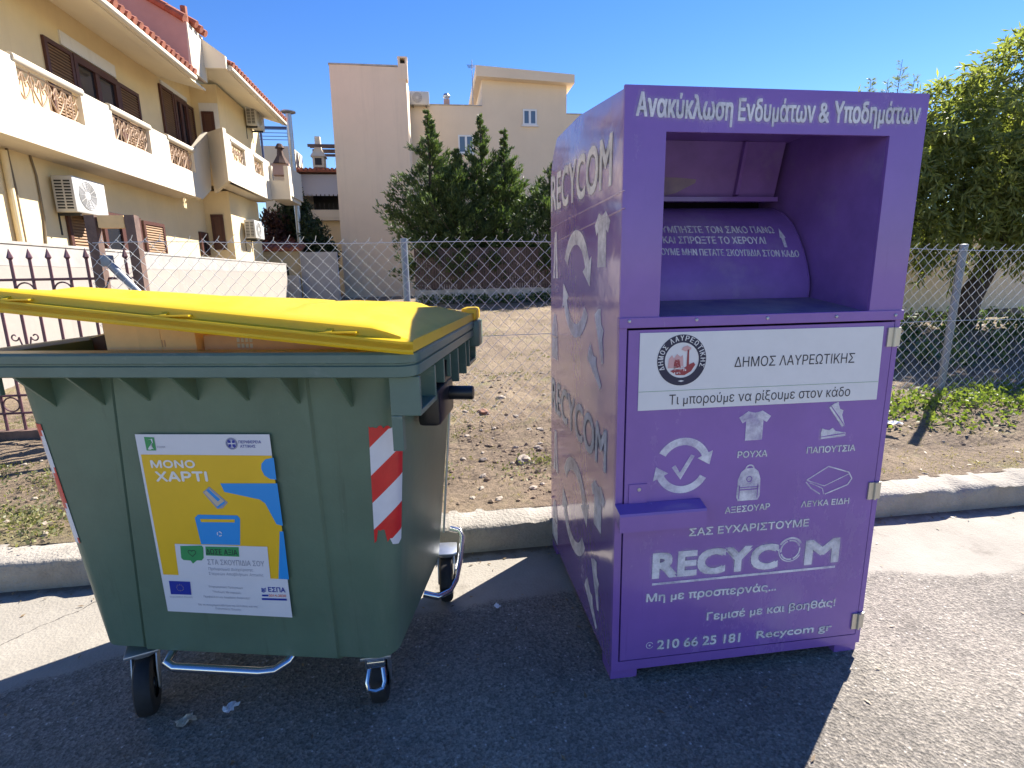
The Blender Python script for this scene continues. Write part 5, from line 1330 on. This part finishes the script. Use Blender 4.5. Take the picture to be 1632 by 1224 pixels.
cl_ = [(-.2, -.3, 2.9, 1.0), (-.9, -.2, 2.3, .75), (.5, 0, 3.6, 1.0), (1.2, .2, 4.1, .95), (-1.3, .1, 1.75, .60), (1.6, -.2, 3.0, .95), (.4, -.5, 2.1, .85), (2.3, 0, 3.9, 1.1), (-.6, .5, 3.3, .7), (-1.35, .5, 2.85, .55), (1.4, -.6, 2.0, .8), (-1.9, .2, 2.2, .5), (2.6, .2, 2.5, 1.0), (.1, .8, 2.4, .9), (-.5, -.2, 1.45, .45), (-2.1, .4, 1.4, .45), (-1.7, .0, 2.75, .6), (-2.4, .3, 2.5, .5), (.9, -.4, 1.7, .6), (-.1, -.6, 2.7, .7), (3.0, .3, 3.2, 1.1)]
broad_tree(TX, TY, .4, 'leafy yellow-green tree with a dark leaning trunk behind the fence', cl_, [(.05, .1, -.1), (.12, .1, .5), (.30, .05, 1.0), (.45, 0, 1.7), (.5, 0, 2.2)], 10, 'olive_leaf', 62000, .15)
cl2 = [(0, 0, 3.0, 1.1), (.7, .2, 3.5, .9), (-.8, .1, 2.6, .8), (.2, -.3, 2.2, .9), (-1.2, 0, 1.9, .6), (1.2, 0, 2.5, .9)]
broad_tree(7.9, 10.8, .5, 'second leafy tree with finer foliage farther back beside the purple bank', cl2, [(0, 0, -.1), (.05, 0, 1.0), (0, 0, 2.0)], 6, 'olive_leaf', 12000, .14)
# pale feathery treetop far off above the bank
ft = empty('far_tree', (25.6, 30, 1), 0, 'pale feathery treetop far away, showing above the roof of the purple bank', 'tree'); lf = Leaves(); mb = MB()
for (dx, zt_) in ((-.6, 12.0), (1.25, 13.1), (.5, 11.9), (2.2, 12.2), (3.0, 11.6), (-1.6, 11.0)):
    mb.tube([(dx*.4, 0, 0), (dx*.8, 0, 6), (dx, 0, zt_-1)], .09, M['bark'], 5, r2=.01)
    for k in range(90):
        f = random.random(); zz = zt_-1-4.2*f; a = random.uniform(0, 6.28); L_ = .12+.85*f
        for q in range(7): lf.blade(Vector((dx, 0, zz))+Vector((math.cos(a), math.sin(a), .5))*(L_*q/7), Vector((math.cos(a), math.sin(a), .4))+rv()*.7, .035, .22)
mb.build('trunk', ft, sharp=60); lf.build('crown', M['far_leaf'], ft)

# weeds, dry grass and litter on the lot
def scatter(name, m, spots, fn, label=None):
    lf = Leaves()
    for (x, y) in spots: fn(lf, x, y)
    o = lf.build(name, m); return tag(o, kind='stuff')
def tuft(h, n, w, spread=.5):
    def f(lf, x, y):
        z = lot_z(x, y)-.005
        for k in range(n):
            d = Vector((random.gauss(0, spread), random.gauss(0, spread), 1)); lf.blade(Vector((x+random.gauss(0, .02), y+random.gauss(0, .02), z)), d, w, h*random.uniform(.5, 1.3), bend=.1)
    return f
def leafy(h, n, s_):
    def f(lf, x, y):
        z = lot_z(x, y)
        for k in range(n):
            p = Vector((x+random.gauss(0, .05), y+random.gauss(0, .05), z+random.uniform(.005, h))); lf.blade(p, rv()+Vector((0, 0, .25)), s_*random.uniform(.5, .9), s_*random.uniform(.8, 1.4))
    return f
sp1 = []
while len(sp1) < 7500:
    x, y = random.uniform(-8, 10), 2.85+random.random()**1.5*11
    if nz(x, y, .9, 21)+.35*random.gauss(0, 1) > -.15: sp1.append((x, y))
scatter('dry_grass', M['dry_grass'], sp1, tuft(.030, 6, .0035, 1.0))
sp2 = []
while len(sp2) < 900:
    x, y = random.uniform(-5, 6), 2.9+random.random()*7
    if nz(x, y, 1.3, 33) > .22+.1*random.random(): sp2.append((x, y))
scatter('low_weeds', M['weed_grey'], sp2, tuft(.035, 9, .006, .8))
sp3 = [(random.uniform(2.6, 9.5), random.gauss(4.05, .28)) for _ in range(620)]
sp3 = [(x, y) for x, y in sp3 if 3.45 < y < 5.2 and nz(x, y, 1.6, 40) > -.22]
scatter('green_weeds', M['weed'], sp3, leafy(.09, 13, .038))
sp4 = [(-2.35+random.gauss(0, .35), 3.05+random.gauss(0, .14)) for _ in range(60)]+[(-2.7+random.gauss(0, .3), 3.7+random.gauss(0, .12)) for _ in range(40)]+[(.75+random.gauss(0, .3), 3.35+random.gauss(0, .15)) for _ in range(40)]
scatter('kerb_weeds', M['weed_grey'], [(x, max(2.86, y)) for x, y in sp4], leafy(.035, 16, .020))
sp5 = [(random.uniform(-.5, 9), random.gauss(14.6, .2)) for _ in range(200)]+[(random.uniform(3.5, 11), random.uniform(5.2, 9.2)) for _ in range(260)]
scatter('shaded_undergrowth', M['conifer'], sp5, leafy(.22, 18, .07))

def stone(x, y, r, m, label, group):
    bm = bmesh.new(); bmesh.ops.create_icosphere(bm, subdivisions=3, radius=1); s0 = random.uniform(0, 90)
    sx, sy, sz = r*random.uniform(.9, 1.6), r*random.uniform(.7, 1.1), r*random.uniform(.45, .7)
    for v in bm.verts:
        k = 1+.45*noise.noise(v.co*1.3+Vector((s0, 0, 0)))+.12*noise.noise(v.co*4+Vector((0, s0, 0))); v.co = Vector((v.co.x*sx*k, v.co.y*sy*k, v.co.z*sz*k))
    mb = MB(); mb.addbm(bm, m, None, False); o = mb.build('stone'); o.location = (x, y, lot_z(x, y)+sz*.25); o.rotation_euler = (0, 0, random.uniform(0, 6)); tag(o, label, 'stone', group)
def gp(px, py): p = atZ(px, py, .2); p = atZ(px, py, lot_z(p.x, p.y)); return p.x, p.y
for (px, py, r, k, lb) in ((770, 655, .05, 'stone_red', 'reddish broken brick lying on the soil between bin and bank'),
                           (835, 735, .055, 'stone_pale', 'pale chunky stone with weeds beside it between bin and bank'),
                           (798, 628, .05, 'stone_pale', 'flat pale stone beyond the broken brick between bin and bank')):
    x, y = gp(px, py); stone(x, y, r, M[k], lb, None)
for k in range(46):
    px, py = (random.uniform(735, 870), random.uniform(540, 800)) if k < 32 else (random.uniform(1420, 1630), random.uniform(690, 760)) if k < 38 else (random.uniform(0, 85), random.uniform(720, 860))
    x, y = gp(px, py); stone(x, y, random.uniform(.008, .022), M['stone_pale'], 'small pale stone lying on the dry soil of the vacant lot', 'small stones on the vacant lot')
# loose clods and leaf litter
mb = MB(); rc_ = random.Random(11)
for k in range(1500):
    x, y = (rc_.uniform(-.4, 1.0), 2.86+rc_.random()**1.3*3.2) if k % 3 else ((rc_.uniform(-3.6, -1.2), rc_.uniform(2.88, 4.4)) if k % 2 else (rc_.uniform(2.0, 5.5), rc_.uniform(2.88, 3.7)))
    if nz(x, y, 2.2, 17) < -.05 and rc_.random() < .8: continue
    r = .004+.016*rc_.random()**3; z = lot_z(x, y); bm = bmesh.new(); bmesh.ops.create_icosphere(bm, subdivisions=1, radius=r)
    for v in bm.verts: v.co = Vector((v.co.x*rc_.uniform(.7, 1.5), v.co.y*rc_.uniform(.7, 1.3), v.co.z*rc_.uniform(.5, .9)))+Vector((x, y, z+r*.25))
    mb.addbm(bm, M['clod'] if rc_.random() < .92 else M['stone_pale'])
tag(mb.build('soil_clods'), kind='stuff')
leaf('leaf_litter', (.10, .06, .03), (.30, .20, .10), .1)
lf = Leaves()
for k in range(1500):
    if k % 5 == 0: x, y, z = rc_.uniform(-2.4, 3.6), 2.60-abs(rc_.gauss(0, .06)), .004
    elif k % 9 == 1: x, y, z = rc_.uniform(-2.2, 2.6), rc_.uniform(1.1, 2.5), .004
    else: x, y = rc_.uniform(-4, 5.5), 2.86+rc_.random()**1.4*5; z = lot_z(x, y)+.004
    a = rc_.uniform(0, 6.28); lf.blade(Vector((x, y, z)), Vector((math.cos(a), math.sin(a), rc_.uniform(-.05, .3))), rc_.uniform(.004, .011), rc_.uniform(.012, .035), Vector((-math.sin(a), math.cos(a), rc_.uniform(-.3, .3))))
tag(lf.build('fallen_leaves', M['leaf_litter']), kind='stuff')
# scraps of litter
def scrap(px, py, z, s_, label, m='litter_white'):
    p = atZ(px, py, z); mb = MB(); n = 5
    vs = [(s_*(i/n-.5)+random.gauss(0, s_*.05), s_*.7*(j/n-.5)+random.gauss(0, s_*.05), .006+abs(random.gauss(0, s_*.10))) for j in range(n+1) for i in range(n+1)]
    mb.add(vs, [(j*(n+1)+i, j*(n+1)+i+1, (j+1)*(n+1)+i+1, (j+1)*(n+1)+i) for j in range(n) for i in range(n)], M[m])
    o = mb.build('litter_scrap'); o.location = (p.x, p.y, z); o.rotation_euler = (0, 0, random.uniform(0, 6)); tag(o, label, 'litter')
scrap(369, 1130, .003, .05, 'crumpled shiny scrap on the shaded asphalt below the foot bar of the bin')
scrap(1425, 676, lot_z(4.3, 4.2)+.02, .10, 'crumpled white scrap among the green weeds beside the chain-link fence')
scrap(297, 1152, .003, .055, 'brownish scrap on the asphalt between the front wheels of the bin', 'tape')
scrap(792, 968, .009, .03, 'tiny pale scrap on the gutter edge between bin and bank')
